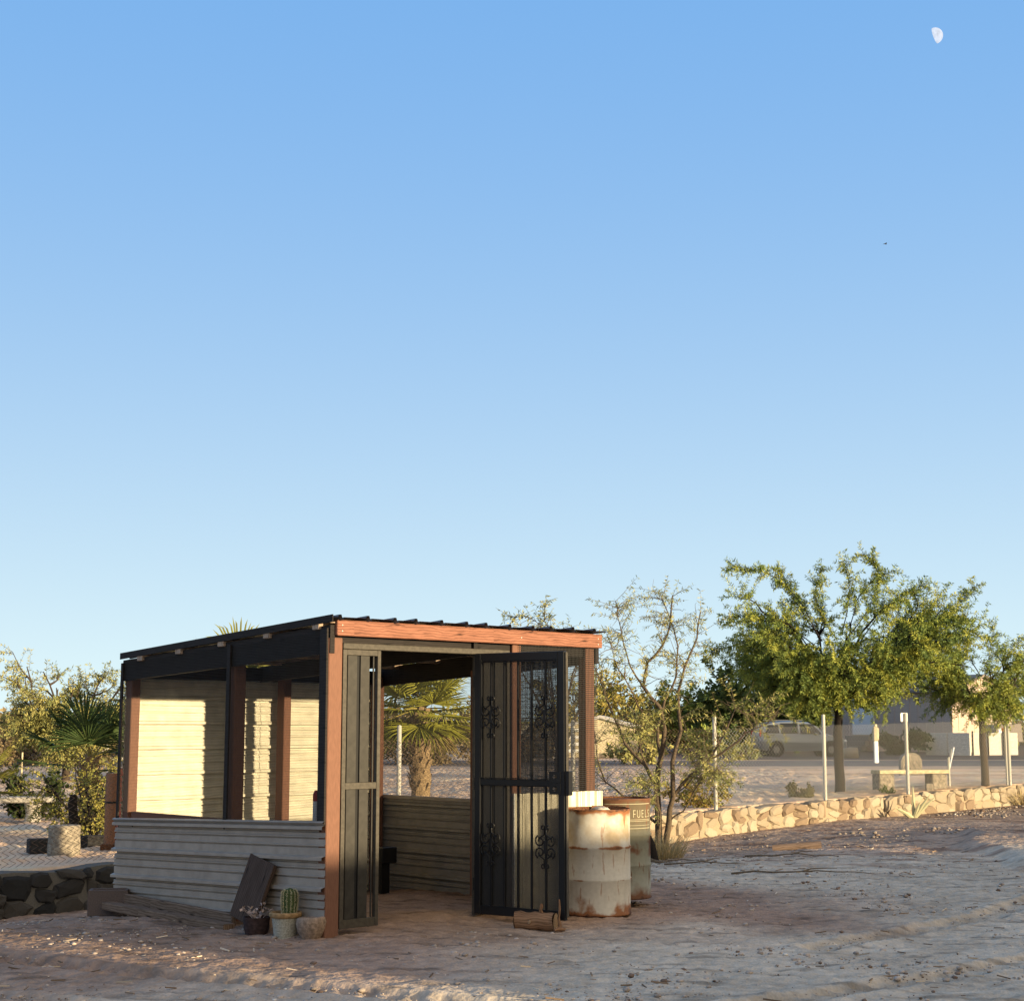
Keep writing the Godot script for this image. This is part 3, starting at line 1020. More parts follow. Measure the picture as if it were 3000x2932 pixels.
func build_shed() -> void:
	var root := thing("shed", "open sided shed of red posts, metal siding and black security door", "shed", V(SHED.x, 0, SHED.y), deg_to_rad(42.5))
	# posts
	for q in [[-0.035, 0.095, -0.05, 2.29, -0.012, 0.088], [0.0, 0.11, -0.1, 2.12, 1.35, 1.45], [0.0, 0.09, -0.3, 2.06, 3.06, 3.16], [2.80, 2.90, -0.2, 2.12, 3.06, 3.16], [2.765, 2.875, -0.05, 2.303, 0.0, 0.1], [1.885, 1.985, -0.05, 2.303, 0.0, 0.09], [1.615, 1.70, -0.2, 2.08, 2.99, 3.115], [2.80, 2.89, -0.1, 2.15, 1.50, 1.60]]:
		obj("post", bx(q[0], q[1], q[2], q[3], q[4], q[5], 0.006), M.red_wood, root)
	# beams
	obj("front_beam", bx(0.012, 2.925, 2.304, 2.424, -0.052, -0.014, 0.006), M.beam_wood, root)
	for q in [[0.06, 2.385], [0.06, 2.34], [2.87, 2.385], [2.87, 2.335], [1.94, 2.36]]:
		var nl := MB.new()
		nl.lathe([Vector2(0.0, 0.003), Vector2(0.006, 0.002), Vector2(0.0065, 0.0)], 8, Vector3(q[0], q[1], 0.0525), Basis(Vector3(1, 0, 0), PI / 2))
		obj("nail_head", nl, M.galvanised, root)
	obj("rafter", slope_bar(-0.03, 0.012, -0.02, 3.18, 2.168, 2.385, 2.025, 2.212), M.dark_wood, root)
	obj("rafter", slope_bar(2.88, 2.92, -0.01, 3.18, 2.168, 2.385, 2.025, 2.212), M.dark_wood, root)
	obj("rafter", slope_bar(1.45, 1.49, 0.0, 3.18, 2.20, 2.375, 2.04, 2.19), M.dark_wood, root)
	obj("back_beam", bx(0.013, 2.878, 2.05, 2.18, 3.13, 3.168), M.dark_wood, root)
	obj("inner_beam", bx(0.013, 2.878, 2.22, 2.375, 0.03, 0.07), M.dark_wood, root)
	for s in [0.10, 0.78, 1.46, 2.14, 2.80]:
		var y: float = 2.432 - 0.0585 * s
		obj("purlin", bx(-0.055, 2.93, y - 0.072, y - 0.004, s, s + 0.09), M.pale_wood, root)
	for s in [0.085, 1.52, 3.075]:
		if s < 3.0: obj("girt", bx(0.013, 0.052, 0.80, 0.86, s + 0.01, s + (1.22 if s < 1 else 1.5)), M.red_wood, root)
	# roof sheets, ribs running down the slope
	var fall := Vector3(0, -0.0585 * 3.27, -3.27)
	for k in 4:
		var w := 0.80
		var t0 := -0.05 + k * 0.748
		var mb := MB.new()
		mb.sheet(rib_profile(w, 0.268, 0.020, 0.03, false), Vector3(t0, 2.442 + 0.003 * k, 0.085), Vector3.RIGHT, Vector3(0, 1, -0.058).normalized(), fall, 6, 0.003, k * 2.0)
		obj("roof_sheet", mb, M.roofing, root)
	var edge := slope_bar(-0.06, -0.052, -0.085, 3.19, 2.405, 2.462, 2.22, 2.277)
	obj("roof_edge_trim", edge, M.dark_wood, root)
	# left half wall, ribs level
	var mb := MB.new()
	mb.sheet(rib_profile(0.72, 0.228, 0.036, 0.0), Vector3(-0.036, 0.888, 0.012), Vector3(0, -1, -0.0), Vector3(-1, 0, 0), Vector3(0, -0.105, -3.22), 14, 0.0008, 1.0)
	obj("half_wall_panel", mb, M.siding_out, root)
	mb = MB.new()
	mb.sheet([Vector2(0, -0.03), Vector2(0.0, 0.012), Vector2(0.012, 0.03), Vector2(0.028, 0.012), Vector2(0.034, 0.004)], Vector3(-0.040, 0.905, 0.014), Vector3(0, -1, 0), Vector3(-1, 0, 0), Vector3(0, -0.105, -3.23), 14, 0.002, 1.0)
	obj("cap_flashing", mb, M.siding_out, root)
	mb = MB.new()
	for y in [0.0, 0.21, 0.44]:
		for s in [0.06, 1.4, 2.9, 3.15]:
			mb.lathe([Vector2(0.0, 0.006), Vector2(0.010, 0.004), Vector2(0.011, 0.0)], 6, Vector3(-0.0365, 0.835 - y - 0.0326 * s, -s), Basis(Vector3(0, 0, 1), PI / 2))
	stuff(obj("screw", mb, M.black_metal, root))
	# back wall, whole height
	for k in 2:
		mb = MB.new()
		var l := 1.50 if k == 0 else 1.44
		mb.sheet(rib_profile(2.25, 0.229, 0.017, 0.02), Vector3(0.0 + k * 1.47, 2.16, -3.18 + 0.004 * k), Vector3(0, -1, 0), Vector3(0, 0, 1), Vector3(l, 0, 0), 12, 0.0012, k + 0.3)
		obj("back_wall_panel", mb, M.siding, root)
	# right half wall
	mb = MB.new()
	mb.sheet(rib_profile(0.98, 0.229, 0.02, 0.02), Vector3(2.925, 0.90, -0.06), Vector3(0, -1, 0), Vector3(-1, 0, 0), Vector3(0, 0.0, -3.1), 10, 0.002, 2.0)
	obj("half_wall_panel", mb, M.siding_shaded, root)
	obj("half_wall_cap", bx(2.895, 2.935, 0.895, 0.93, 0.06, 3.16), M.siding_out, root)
	# front half wall, ribs upright
	mb = MB.new()
	mb.sheet(rib_profile(1.05, 0.229, 0.02, 0.02), Vector3(1.89, 1.055, 0.022), Vector3(1, 0, 0), Vector3(0, 0, 1), Vector3(0, -1.02, 0), 8, 0.002, 4.0)
	obj("front_wall_panel", mb, M.siding, root)
	obj("white_edge_trim", bx(1.868, 1.884, 0.05, 1.06, -0.035, -0.01), M.trim_white, root)
	# wire screens
	obj("wire_screen", grid_wires(Vector3(-0.034, 0.86, 0.0), Vector3(0, 0, -3.17), Vector3(0, 1.48, 0), 0.0127, 0.0009, 0.105, 0.001), M.wire, root)
	obj("wire_screen", grid_wires(Vector3(1.95, 1.04, 0.016), Vector3(0.94, 0, 0), Vector3(0, 1.27, 0), 0.0170, 0.0019, 0.0, 0.001), M.wire, root)
	obj("wire_screen", grid_wires(Vector3(2.927, 0.9, -0.08), Vector3(0, 0, -3.08), Vector3(0, 1.28, 0), 0.0127, 0.0009, 0.09), M.wire, root)
	for q in [[-0.005, 0.085], [1.352, 1.402], [3.145, 3.18]]:
		var s0: float = q[0]
		var s1: float = q[1]
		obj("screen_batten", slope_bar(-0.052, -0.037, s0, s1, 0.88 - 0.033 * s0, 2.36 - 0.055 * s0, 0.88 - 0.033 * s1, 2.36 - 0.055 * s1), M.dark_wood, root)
	# door frame: two fixed sidelights and the header
	sidelight(root, 0.103, 0.472, false)
	sidelight(root, 1.46, 1.845, true)
	obj("door_header", bx(0.103, 1.845, 2.206, 2.252, -0.012, 0.032), M.frame_paint, root)
	build_door(root)


func build_door(root: Node3D) -> void:
	# swung out: the door's own x runs from the hinge to the latch
	var u := Vector2(0.737, 0.676)
	var nrm := Vector2(-0.676, 0.737)
	var dv := Vector2(0.425 + 0.324, 12.61 - 13.12)
	var lx := Vector3(dv.dot(u), 0, -dv.dot(nrm)).normalized()
	var g := part("security_door", root, Vector3(1.455, 0.0, 0.02))
	g.basis = Basis(lx, Vector3.UP, lx.cross(Vector3.UP))
	var W := 0.875
	var y0 := 0.115
	var y1 := 2.21
	var f := MB.new()
	f.box(Vector3(0.03, (y0 + y1) * 0.5, 0), Vector3(0.06, y1 - y0, 0.04), 0.004)
	f.box(Vector3(W - 0.03, (y0 + y1) * 0.5, 0), Vector3(0.06, y1 - y0, 0.04), 0.004)
	f.box(Vector3(W * 0.5, y0 + 0.035, 0), Vector3(W - 0.12, 0.07, 0.038), 0.004)
	f.box(Vector3(W * 0.5, y1 - 0.035, 0), Vector3(W - 0.12, 0.07, 0.038), 0.004)
	obj("door_frame", f, M.black_metal, g)
	var r := MB.new()
	r.box(Vector3(W * 0.5, 1.165, 0), Vector3(W - 0.12, 0.055, 0.036), 0.004)
	obj("middle_rail", r, M.black_metal, g)
	for x in [0.16, 0.29, 0.422, 0.555, 0.688]:
		for y in [[y0 + 0.07, 1.1375], [1.1925, y1 - 0.07]]:
			var b := MB.new()
			b.box(Vector3(x, (y[0] + y[1]) * 0.5, 0.002), Vector3(0.0165, y[1] - y[0], 0.0165), 0.002)
			obj("bar", b, M.black_metal, g)
	for x in [0.16, 0.688]:
		for y in [0.67, 1.69]:
			var s := MB.new()
			scroll(s, Vector3(x, y, 0.014), Vector3.RIGHT, 0.34, 0.20)
			obj("scroll_ornament", s, M.black_metal, g)
	var m := grid_wires(Vector3(0.06, y0 + 0.07, -0.014), Vector3(W - 0.12, 0, 0), Vector3(0, y1 - y0 - 0.14, 0), 0.0062, 0.0019)
	obj("insect_screen", m, M.wire, g)
	for q in [[0.066, 1.68, 0.008, 0.96], [W - 0.066, 1.68, 0.008, 0.96], [W * 0.5, 2.134, W - 0.14, 0.008], [W * 0.5, 1.199, W - 0.14, 0.008]]:
		var edge := MB.new()
		edge.box(Vector3(q[0], q[1], 0.008), Vector3(q[2], q[3], 0.024), 0.001)
		obj("screen_retainer", edge, M.black_metal, g)
	for y in [1.215, 1.125]:
		var l := MB.new()
		# lock plate with a round hole
		var cx := W - 0.085
		var ring := []
		for k in 17:
			var a := TAU * k / 16
			ring.append(Vector3(cx + 0.021 * cos(a), y + 0.021 * sin(a), 0.026))
		for k in 16:
			var a := TAU * k / 16
			var b := TAU * (k + 1) / 16
			var oa := Vector3(cx + 0.052 * clampf(1.5 * cos(a), -1, 1), y + 0.043 * clampf(1.5 * sin(a), -1, 1), 0.026)
			var ob := Vector3(cx + 0.052 * clampf(1.5 * cos(b), -1, 1), y + 0.043 * clampf(1.5 * sin(b), -1, 1), 0.026)
			l.face([ring[k], ring[k + 1], ob, oa], Vector3(0, 0, 1))
			l.face([oa, ob, ob - Vector3(0, 0, 0.02), oa - Vector3(0, 0, 0.02)], (oa - Vector3(cx, y, oa.z)).normalized())
		obj("lock_plate", l, M.black_metal, g)
	var strike := MB.new()
	strike.box(Vector3(W + 0.012, 1.17, -0.002), Vector3(0.006, 2.06, 0.03), 0.001)
	obj("latch_strip", strike, M.frame_paint, g)
	var st := MB.new()
	st.box(Vector3(W + 0.032, 1.17, 0.0), Vector3(0.034, 0.19, 0.05), 0.004)
	obj("lock_guard", st, M.black_metal, g)
	for y in [0.35, 1.15, 1.98]:
		var h := MB.new()
		h.tube([Vector3(-0.012, y - 0.05, 0), Vector3(-0.012, y + 0.05, 0)], [0.011, 0.011], 8)
		obj("hinge", h, M.black_metal, g)


# ---------------------------------------------------------------- things by the shed

func arc(a: Array, b: Array) -> Array:
	return a + b


func build_shed_things() -> void:
	# drum in front of the right hand wall
	var root := thing("oil_drum", "open rusty white oil drum standing beside the security door", "oil drum", V(0.712, 0.065, 13.57), -1.2)
	drum(root, 0.286, 0.865, M.barrel_white, true)
	var fl := MB.new()
	fl.face(circle(Vector3(0, 0.66, 0), 0.26, 20), Vector3.UP)
	obj("trash_fill", fl, M.soil, root)
	var cs := MB.new()
	for k in 7:
		var a := 2.9 + k * 0.22
		var b := a + 0.22
		cs.face([Vector3(sin(a), 0, cos(a)) * 0.262 + Vector3.UP * 0.70, Vector3(sin(b), 0, cos(b)) * 0.262 + Vector3.UP * 0.70, Vector3(sin(b), 0, cos(b)) * 0.258 + Vector3.UP * 0.875, Vector3(sin(a), 0, cos(a)) * 0.258 + Vector3.UP * 0.872], -Vector3(sin(a), 0, cos(a)))
	obj("rusty_scrap", cs, M.rust_pale, root)
	var rg := MB.new()
	stone_shape(rg, 77, 5, 0.8)
	var ro := obj("white_rag", rg, M.rag, root)
	ro.transform = Transform3D(Basis.from_scale(Vector3(0.07, 0.035, 0.06)), Vector3(0.06, 0.835, -0.02))
	# drum behind it
	root = thing("oil_drum", "olive and rust oil drum lettered FUELS behind the white drum", "oil drum", V(0.955, 0.105, 14.47), 0.0)
	drum(root, 0.291, 0.875, M.barrel_olive, false)
	var txt := "FUELS"
	for k in 5:
		var tm := TextMesh.new()
		var sf := SystemFont.new()
		sf.font_names = PackedStringArray(["Droid Sans"])
		sf.font_weight = 400
		tm.font = sf
		tm.text = txt[k]
		tm.font_size = 64
		tm.pixel_size = 0.00135
		tm.depth = 0.002
		var o := MeshInstance3D.new()
		o.name = "letter"
		o.mesh = tm
		o.material_override = M.letter_paint
		var a := 0.45 + k * 0.165
		o.transform = Transform3D(Basis(Vector3.UP, a) * Basis.from_scale(Vector3(0.82, 1.05, 1)), Vector3(sin(a), 0, cos(a)) * 0.2905 + Vector3.UP * 0.742)
		root.add_child(o, true)
	for q in [[0.826, 0.006], [0.690, 0.004], [0.677, 0.004], [0.640, 0.004], [0.612, 0.008]]:
		var ln := MB.new()
		for k in 12:
			var a := -0.6 + k * 0.15
			var b := a + 0.15
			ln.face([Vector3(sin(a), 0, cos(a)) * 0.2925 + Vector3.UP * q[0], Vector3(sin(b), 0, cos(b)) * 0.2925 + Vector3.UP * q[0], Vector3(sin(b), 0, cos(b)) * 0.2925 + Vector3.UP * (q[0] + q[1]), Vector3(sin(a), 0, cos(a)) * 0.2925 + Vector3.UP * (q[0] + q[1])], Vector3(sin(a), 0, cos(a)))
		obj("painted_line", ln, M.letter_paint, root)
	# log and stick before the door
	root = thing("log", "short brown log with a knot lying before the open door", "log", V(0.185, 0.115, 12.6), -0.32)
	var mb := MB.new()
	var pts := []
	var rad := []
	for k in 9:
		pts.append(Vector3(-0.165 + k * 0.0412, 0.004 * sin(k * 1.7), 0.004 * cos(k * 2.3)))
		rad.append(0.069 + 0.004 * sin(k * 2.1))
	mb.tube(pts, rad, 16, false)
	obj("bark", mb, M.bark_wood, root)
	for s in [-1.0, 1.0]:
		mb = MB.new()
		mb.face(circle(Vector3(0, 0, 0), 0.067, 16, Basis(Vector3(0, 0, 1), -PI / 2), Vector3(s * 0.163, 0, 0)), Vector3(s, 0, 0))
		obj("cut_end", mb, M.cut_wood, root)
	mb = MB.new()
	mb.tube([Vector3(0.045, 0.05, 0.0), Vector3(0.04, 0.09, 0.005), Vector3(0.048, 0.115, 0.0), Vector3(0.045, 0.135, 0.0)], [0.026, 0.013, 0.015, 0.009], 8)
	obj("branch_stub", mb, M.bark_wood, root)
	mb = MB.new()
	mb.tube([Vector3(-0.03, 0.0, 0.055), Vector3(-0.03, 0.0, 0.08)], [0.02, 0.012], 8)
	obj("branch_stub", mb, M.cut_wood, root)
	root = thing("stick", "gnarled upright stick standing at the door's outer corner", "stick", V(0.365, 0.05, 12.5), 0.0)
	mb = MB.new()
	mb.tube([Vector3(0, 0, 0), Vector3(0.006, 0.05, 0), Vector3(-0.006, 0.10, 0), Vector3(0.004, 0.17, 0), Vector3(0.0, 0.24, 0)], [0.02, 0.013, 0.011, 0.009, 0.006], 7)
	mb.tube([Vector3(-0.04, 0.012, 0.03), Vector3(0.0, 0.02, 0.01), Vector3(0.045, 0.014, 0.0)], [0.012, 0.02, 0.012], 7)
	obj("wood", mb, M.bark_wood, root)
	# left side: boards, block, pots
	tag(board("timber", Vector3(-0.10, 0.09, -2.05), Vector3(1.80, 0.12, 0.045), 0.02), "weathered grey timber on edge along the foot of the siding", "timber", "timbers by the half wall")
	tag(board("timber", Vector3(-0.25, 0.06, -1.93), Vector3(1.90, 0.065, 0.11), 0.012), "weathered timber lying flat in front of the timber on edge", "timber", "timbers by the half wall")
	var le := MB.new()
	le.box(Vector3.ZERO, Vector3(0.37, 0.50, 0.035), 0.004, Basis(), Vector2(0.3, 0.1))
	var o := obj("board", le, M.old_board)
	tag(o, "dark weathered board leaning on the corrugated siding", "board")
	var sb := Basis(Vector3.UP, deg_to_rad(42.5))
	# face of the board looks out of the left wall (-x of the shed); tilted along the wall
	var face := Basis(Vector3(0, 0, 1), Vector3.UP, Vector3(-1, 0, 0))
	o.basis = sb * face * Basis(Vector3(1, 0, 0), -0.25) * Basis(Vector3(0, 0, 1), -0.20)
	o.position = V(SHED.x, 0, SHED.y) + sb * Vector3(-0.125, 0.34, -0.82)
	root = thing("concrete_block", "hollow grey concrete block at the far end of the timbers", "concrete block", V(SHED.x, -0.01, SHED.y) + Basis(Vector3.UP, deg_to_rad(42.5)) * Vector3(-0.2, 0, -2.98), 0.15)
	mb = MB.new()
	for q in [[0, 0.085, 0.34, 0.03], [0, -0.085, 0.34, 0.03]]: mb.box(Vector3(q[0], 0.1, q[1]), Vector3(q[2], 0.22, q[3]), 0.004)
	for x in [-0.155, 0.155]: mb.box(Vector3(x, 0.0985, 0), Vector3(0.03, 0.216, 0.14), 0.003)
	mb.box(Vector3(0, 0.06, 0), Vector3(0.278, 0.02, 0.138), 0.0)
	obj("block", mb, M.cinder, root)
	# cactus in a white pot
	root = thing("potted_cactus", "ribbed cactus in a chalky white pot with terracotta rim", "potted plant", V(-1.715, 0.02, 12.26), 0.3)
	mb = MB.new()
	mb.lathe([Vector2(0.0, 0.0), Vector2(0.078, 0.0), Vector2(0.084, 0.02), Vector2(0.104, 0.165)], 36)
	mb.lathe([Vector2(0.085, 0.0), Vector2(0.0885, 0.012), Vector2(0.088, 0.03)], 36)
	obj("pot", mb, M.pot_white, root)
	mb = MB.new()
	mb.lathe([Vector2(0.103, 0.163), Vector2(0.116, 0.166), Vector2(0.124, 0.178), Vector2(0.124, 0.196), Vector2(0.117, 0.205), Vector2(0.106, 0.205), Vector2(0.102, 0.196), Vector2(0.098, 0.17)], 36, Vector3.ZERO, Basis(), true)
	obj("rim", mb, M.terracotta, root)
	mb = MB.new()
	mb.face(circle(Vector3(0, 0.182, 0), 0.1, 24), Vector3.UP)
	obj("soil", mb, M.soil, root)
	cactus(root, Vector3(0.03, 0.175, -0.01), 0.058, 0.205)
	# stone mortar
	root = thing("stone_mortar", "pale stone mortar bowl standing at the corner post", "stone bowl", V(-1.505, 0.015, 12.13), 0.0)
	mb = MB.new()
	bowl(mb)
	obj("bowl", mb, M.mortar_stone, root)
	# dark pot with a dry plant
	root = thing("potted_plant", "dry brown plant in a low dark pot beside the cactus", "potted plant", V(-1.965, 0.02, 12.46), 0.0)
	mb = MB.new()
	mb.lathe([Vector2(0.0, 0.0), Vector2(0.08, 0.0), Vector2(0.098, 0.06), Vector2(0.1, 0.12), Vector2(0.104, 0.145), Vector2(0.094, 0.145), Vector2(0.09, 0.11), Vector2(0.0, 0.11)], 30)
	obj("pot", mb, M.pot_dark, root)
	mb = MB.new()
	for k in 22:
		var d := (Vector3.UP + rv() * 0.8).normalized()
		var tip := Vector3(rf(-0.03, 0.03), 0.11, rf(-0.03, 0.03)) + d * rf(0.06, 0.15)
		mb.tube([Vector3(rf(-0.05, 0.05), 0.11, rf(-0.05, 0.05)), tip], [0.003, 0.001], 4)
		for j in 3: mb.leaf(tip, rv() * 0.03, rv() * 0.012)
	obj("dry_stems", mb, M.dry_flower, root)
	root = thing("box_stand", "black box on a short black stand in the shed's back corner", "box", V(-1.22, 0.03, 15.55), 0.7)
	mb = MB.new()
	mb.box(Vector3(0, 0.36, 0), Vector3(0.17, 0.15, 0.14), 0.006)
	obj("box", mb, M.black_metal, root)
	mb = MB.new()
	mb.box(Vector3(-0.03, 0.14, 0), Vector3(0.10, 0.29, 0.09), 0.004)
	obj("stand", mb, M.black_metal, root)
	# red capped bottle on the inner ledge
	root = thing("bottle", "grey bottle with a dark red cap behind the left screen", "bottle", V(SHED.x, 0, SHED.y) + sb * Vector3(0.062, 0.863, -0.25))
	mb = MB.new()
	mb.lathe([Vector2(0, 0), Vector2(0.03, 0), Vector2(0.03, 0.165), Vector2(0.026, 0.18)], 16)
	obj("body", mb, M.label_grey, root)
	mb = MB.new()
	mb.lathe([Vector2(0.0265, 0.178), Vector2(0.031, 0.18), Vector2(0.031, 0.23), Vector2(0.022, 0.25), Vector2(0.018, 0.262), Vector2(0, 0.262)], 16)
	obj("cap", mb, M.red_cap, root)


func circle(at: Vector3, r: float, segs: int, b := Basis(), add := Vector3.ZERO) -> Array:
	var a := []
	for k in segs: a.append(add + b * (at + Vector3(cos(TAU * k / segs), 0, sin(TAU * k / segs)) * r))
	return a


func board(called: String, at: Vector3, size: Vector3, tilt: float) -> MeshInstance3D:
	var mb := MB.new()
	mb.box(Vector3.ZERO, size, 0.006, Basis(), Vector2(rf(0, 2), 0))
	var o := obj(numbered(called), mb, M.grey_wood)
	var sb := Basis(Vector3.UP, deg_to_rad(42.5))
	o.position = V(SHED.x, 0, SHED.y) + sb * at
	o.basis = sb * Basis(Vector3.UP, PI / 2 + 0.02) * Basis(Vector3(0, 0, 1), tilt)
	return o


func drum(root: Node3D, r: float, h: float, m: Material, open: bool) -> void:
	var p := [Vector2(r - 0.004, 0.0), Vector2(r + 0.004, 0.004), Vector2(r + 0.004, 0.014), Vector2(r - 0.002, 0.022)]
	for y in [h * 0.335, h * 0.635]:
		p += [Vector2(r - 0.002, y - 0.018), Vector2(r + 0.006, y - 0.006), Vector2(r + 0.006, y + 0.006), Vector2(r - 0.002, y + 0.018)]
	p += [Vector2(r - 0.002, h - 0.02), Vector2(r + 0.004, h - 0.012), Vector2(r + 0.005, h - 0.003), Vector2(r, h), Vector2(r - 0.007, h - 0.002)]
	var mb := MB.new()
	mb.lathe(p, 56, Vector3.ZERO, Basis(), true)
	obj("drum_shell", mb, m, root)
	mb = MB.new()
	if open:
		mb.lathe([Vector2(r - 0.008, h - 0.002), Vector2(r - 0.01, 0.02), Vector2(0.0, 0.02)], 56)
		obj("rusty_inside", mb, M.rust, root)
	else:
		mb.lathe([Vector2(r - 0.007, h - 0.002), Vector2(r - 0.009, h - 0.016), Vector2(0.0, h - 0.016)], 56)
		obj("lid", mb, M.rust, root)


func cactus(root: Node3D, at: Vector3, r: float, h: float) -> void:
	var mb := MB.new()
	var ribs := 13
	var segs := ribs * 4
	var rows := 14
	var prof := func(f: float) -> float: return r * (0.86 + 0.2 * sin(f * 2.6)) * sqrt(maxf(0.0, 1.0 - pow(maxf(0.0, (f - 0.78) / 0.22), 2.0)))
	var b := mb.v.size()
	for i in rows + 1:
		var f := float(i) / rows
		for j in segs + 1:
			var a := TAU * j / segs
			var k := 0.80 + 0.20 * absf(cos(a * ribs * 0.5))
			var rr: float = prof.call(f) * k
			mb.vert(at + Vector3(sin(a) * rr, f * h, cos(a) * rr), Vector3(sin(a), 0.2 + (0.8 if f > 0.9 else 0.0), cos(a)).normalized(), Vector2(a, f))
	for i in rows:
		for j in segs:
			var q := b + i * (segs + 1) + j
			mb.ix.append_array(PackedInt32Array([q, q + segs + 1, q + 1, q + 1, q + segs + 1, q + segs + 2]))
	obj("cactus_body", mb, M.cactus_green, root)
	mb = MB.new()
	for j in ribs:
		var a := TAU * j / ribs
		for i in 22:
			var f := 0.03 + 0.95 * i / 22.0
			var rr: float = prof.call(f)
			var p := at + Vector3(sin(a) * rr, f * h, cos(a) * rr)
			for k in 5:
				var d := (Vector3(sin(a), 0.1, cos(a)) + rv() * 0.9).normalized()
				wire(mb, p, p + d * rf(0.008, 0.016), 0.0009, 3)
	stuff(obj("spines", mb, M.spine, root))


func bowl(mb: MB) -> void:
	var segs := 40
	var outer := [Vector2(0.0, 0.0), Vector2(0.045, 0.0), Vector2(0.07, 0.025), Vector2(0.105, 0.095), Vector2(0.115, 0.145), Vector2(0.108, 0.178), Vector2(0.094, 0.186), Vector2(0.072, 0.182), Vector2(0.06, 0.15), Vector2(0.0, 0.10)]
	var b := mb.v.size()
	for i in outer.size():
		for j in segs + 1:
			var a := TAU * j / segs
			var w := 1.0 + 0.05 * sin(a * 3.0 + 1.0) + 0.035 * sin(a * 5.0)
			var lift: float = 0.008 * sin(a + 0.6) * (outer[i].y / 0.18)
			var t: Vector2 = outer[mini(i + 1, outer.size() - 1)] - outer[maxi(i - 1, 0)]
			var nn := Vector2(t.y, -t.x).normalized()
			mb.vert(Vector3(sin(a) * outer[i].x * w, outer[i].y + lift, cos(a) * outer[i].x * w), Vector3(sin(a) * nn.x, nn.y, cos(a) * nn.x), Vector2(a, outer[i].y))
	for i in outer.size() - 1:
		for j in segs:
			var q := b + i * (segs + 1) + j
			mb.ix.append_array(PackedInt32Array([q, q + segs + 1, q + 1, q + 1, q + segs + 1, q + segs + 2]))


# ---------------------------------------------------------------- plants

func curve(a: Vector3, b: Vector3, bend: Vector3, n: int, jit := 0.0) -> Array:
	var p := []
	for k in n + 1:
		var f := float(k) / n
		var j := Vector3.ZERO if k == 0 or k == n else rv() * jit
		p.append(a.lerp(b, f) + bend * (4.0 * f * (1.0 - f)) + j)
	return p


func taper(r0: float, r1: float, n: int) -> Array:
	var r := []
	for k in n + 1: r.append(lerpf(r0, r1, pow(float(k) / n, 0.8)))
	return r


func leaf_shoot(lb: MB, bb: MB, a: Vector3, dir: Vector3, length: float, o: Dictionary) -> void:
	# a thin curving shoot with slender leaves along it
	var n := 5
	var pts := [a]
	var d := dir.normalized()
	var side := perp(d) * float(o.get("curl", 0.15))
	for k in n:
		d = (d + side * 0.5 + Vector3.DOWN * float(o.get("droop", 0.12)) * rf(0.2, 1.0)).normalized()
		pts.append(pts[-1] + d * length / n)
	bb.tube(pts, taper(float(o.get("twig", 0.006)), 0.0015, n), 3, false)
	var cnt := int(length * float(o.get("leaves", 45)))
	var pal: Array = o.pal
	var tone: Color = pal[rng.randi() % pal.size()]
	for k in cnt:
		var f := pow(rng.randf(), 0.75) * n * 0.9999
		var i := int(f)
		var p: Vector3 = pts[i].lerp(pts[i + 1], f - i)
		var ax: Vector3 = (pts[i + 1] - pts[i]).normalized()
		var ld := (ax * 0.55 + perp(ax) + Vector3.DOWN * float(o.get("hang", 0.25))).normalized() * rf(0.6, 1.15) * float(o.leaf)
		var kk := rf(0.75, 1.25)
		lb.col = Color(tone.r * kk, tone.g * kk, tone.b * kk)
		lb.leaf(p, ld, perp(ld.normalized()) * float(o.leaf) * float(o.get("slim", 0.11)))


const OLIVE := [Color(0.25, 0.285, 0.06), Color(0.19, 0.235, 0.06), Color(0.32, 0.33, 0.065), Color(0.14, 0.19, 0.055)]
const GREY_GREEN := [Color(0.29, 0.275, 0.09), Color(0.23, 0.235, 0.085), Color(0.35, 0.32, 0.12), Color(0.19, 0.205, 0.08)]
const DARK_GREEN := [Color(0.04, 0.055, 0.018), Color(0.055, 0.07, 0.02), Color(0.03, 0.045, 0.016)]
const YELLOWISH := [Color(0.21, 0.18, 0.045), Color(0.16, 0.15, 0.04), Color(0.25, 0.20, 0.055)]
const DRY := [Color(0.20, 0.15, 0.085), Color(0.16, 0.12, 0.07), Color(0.24, 0.19, 0.10)]


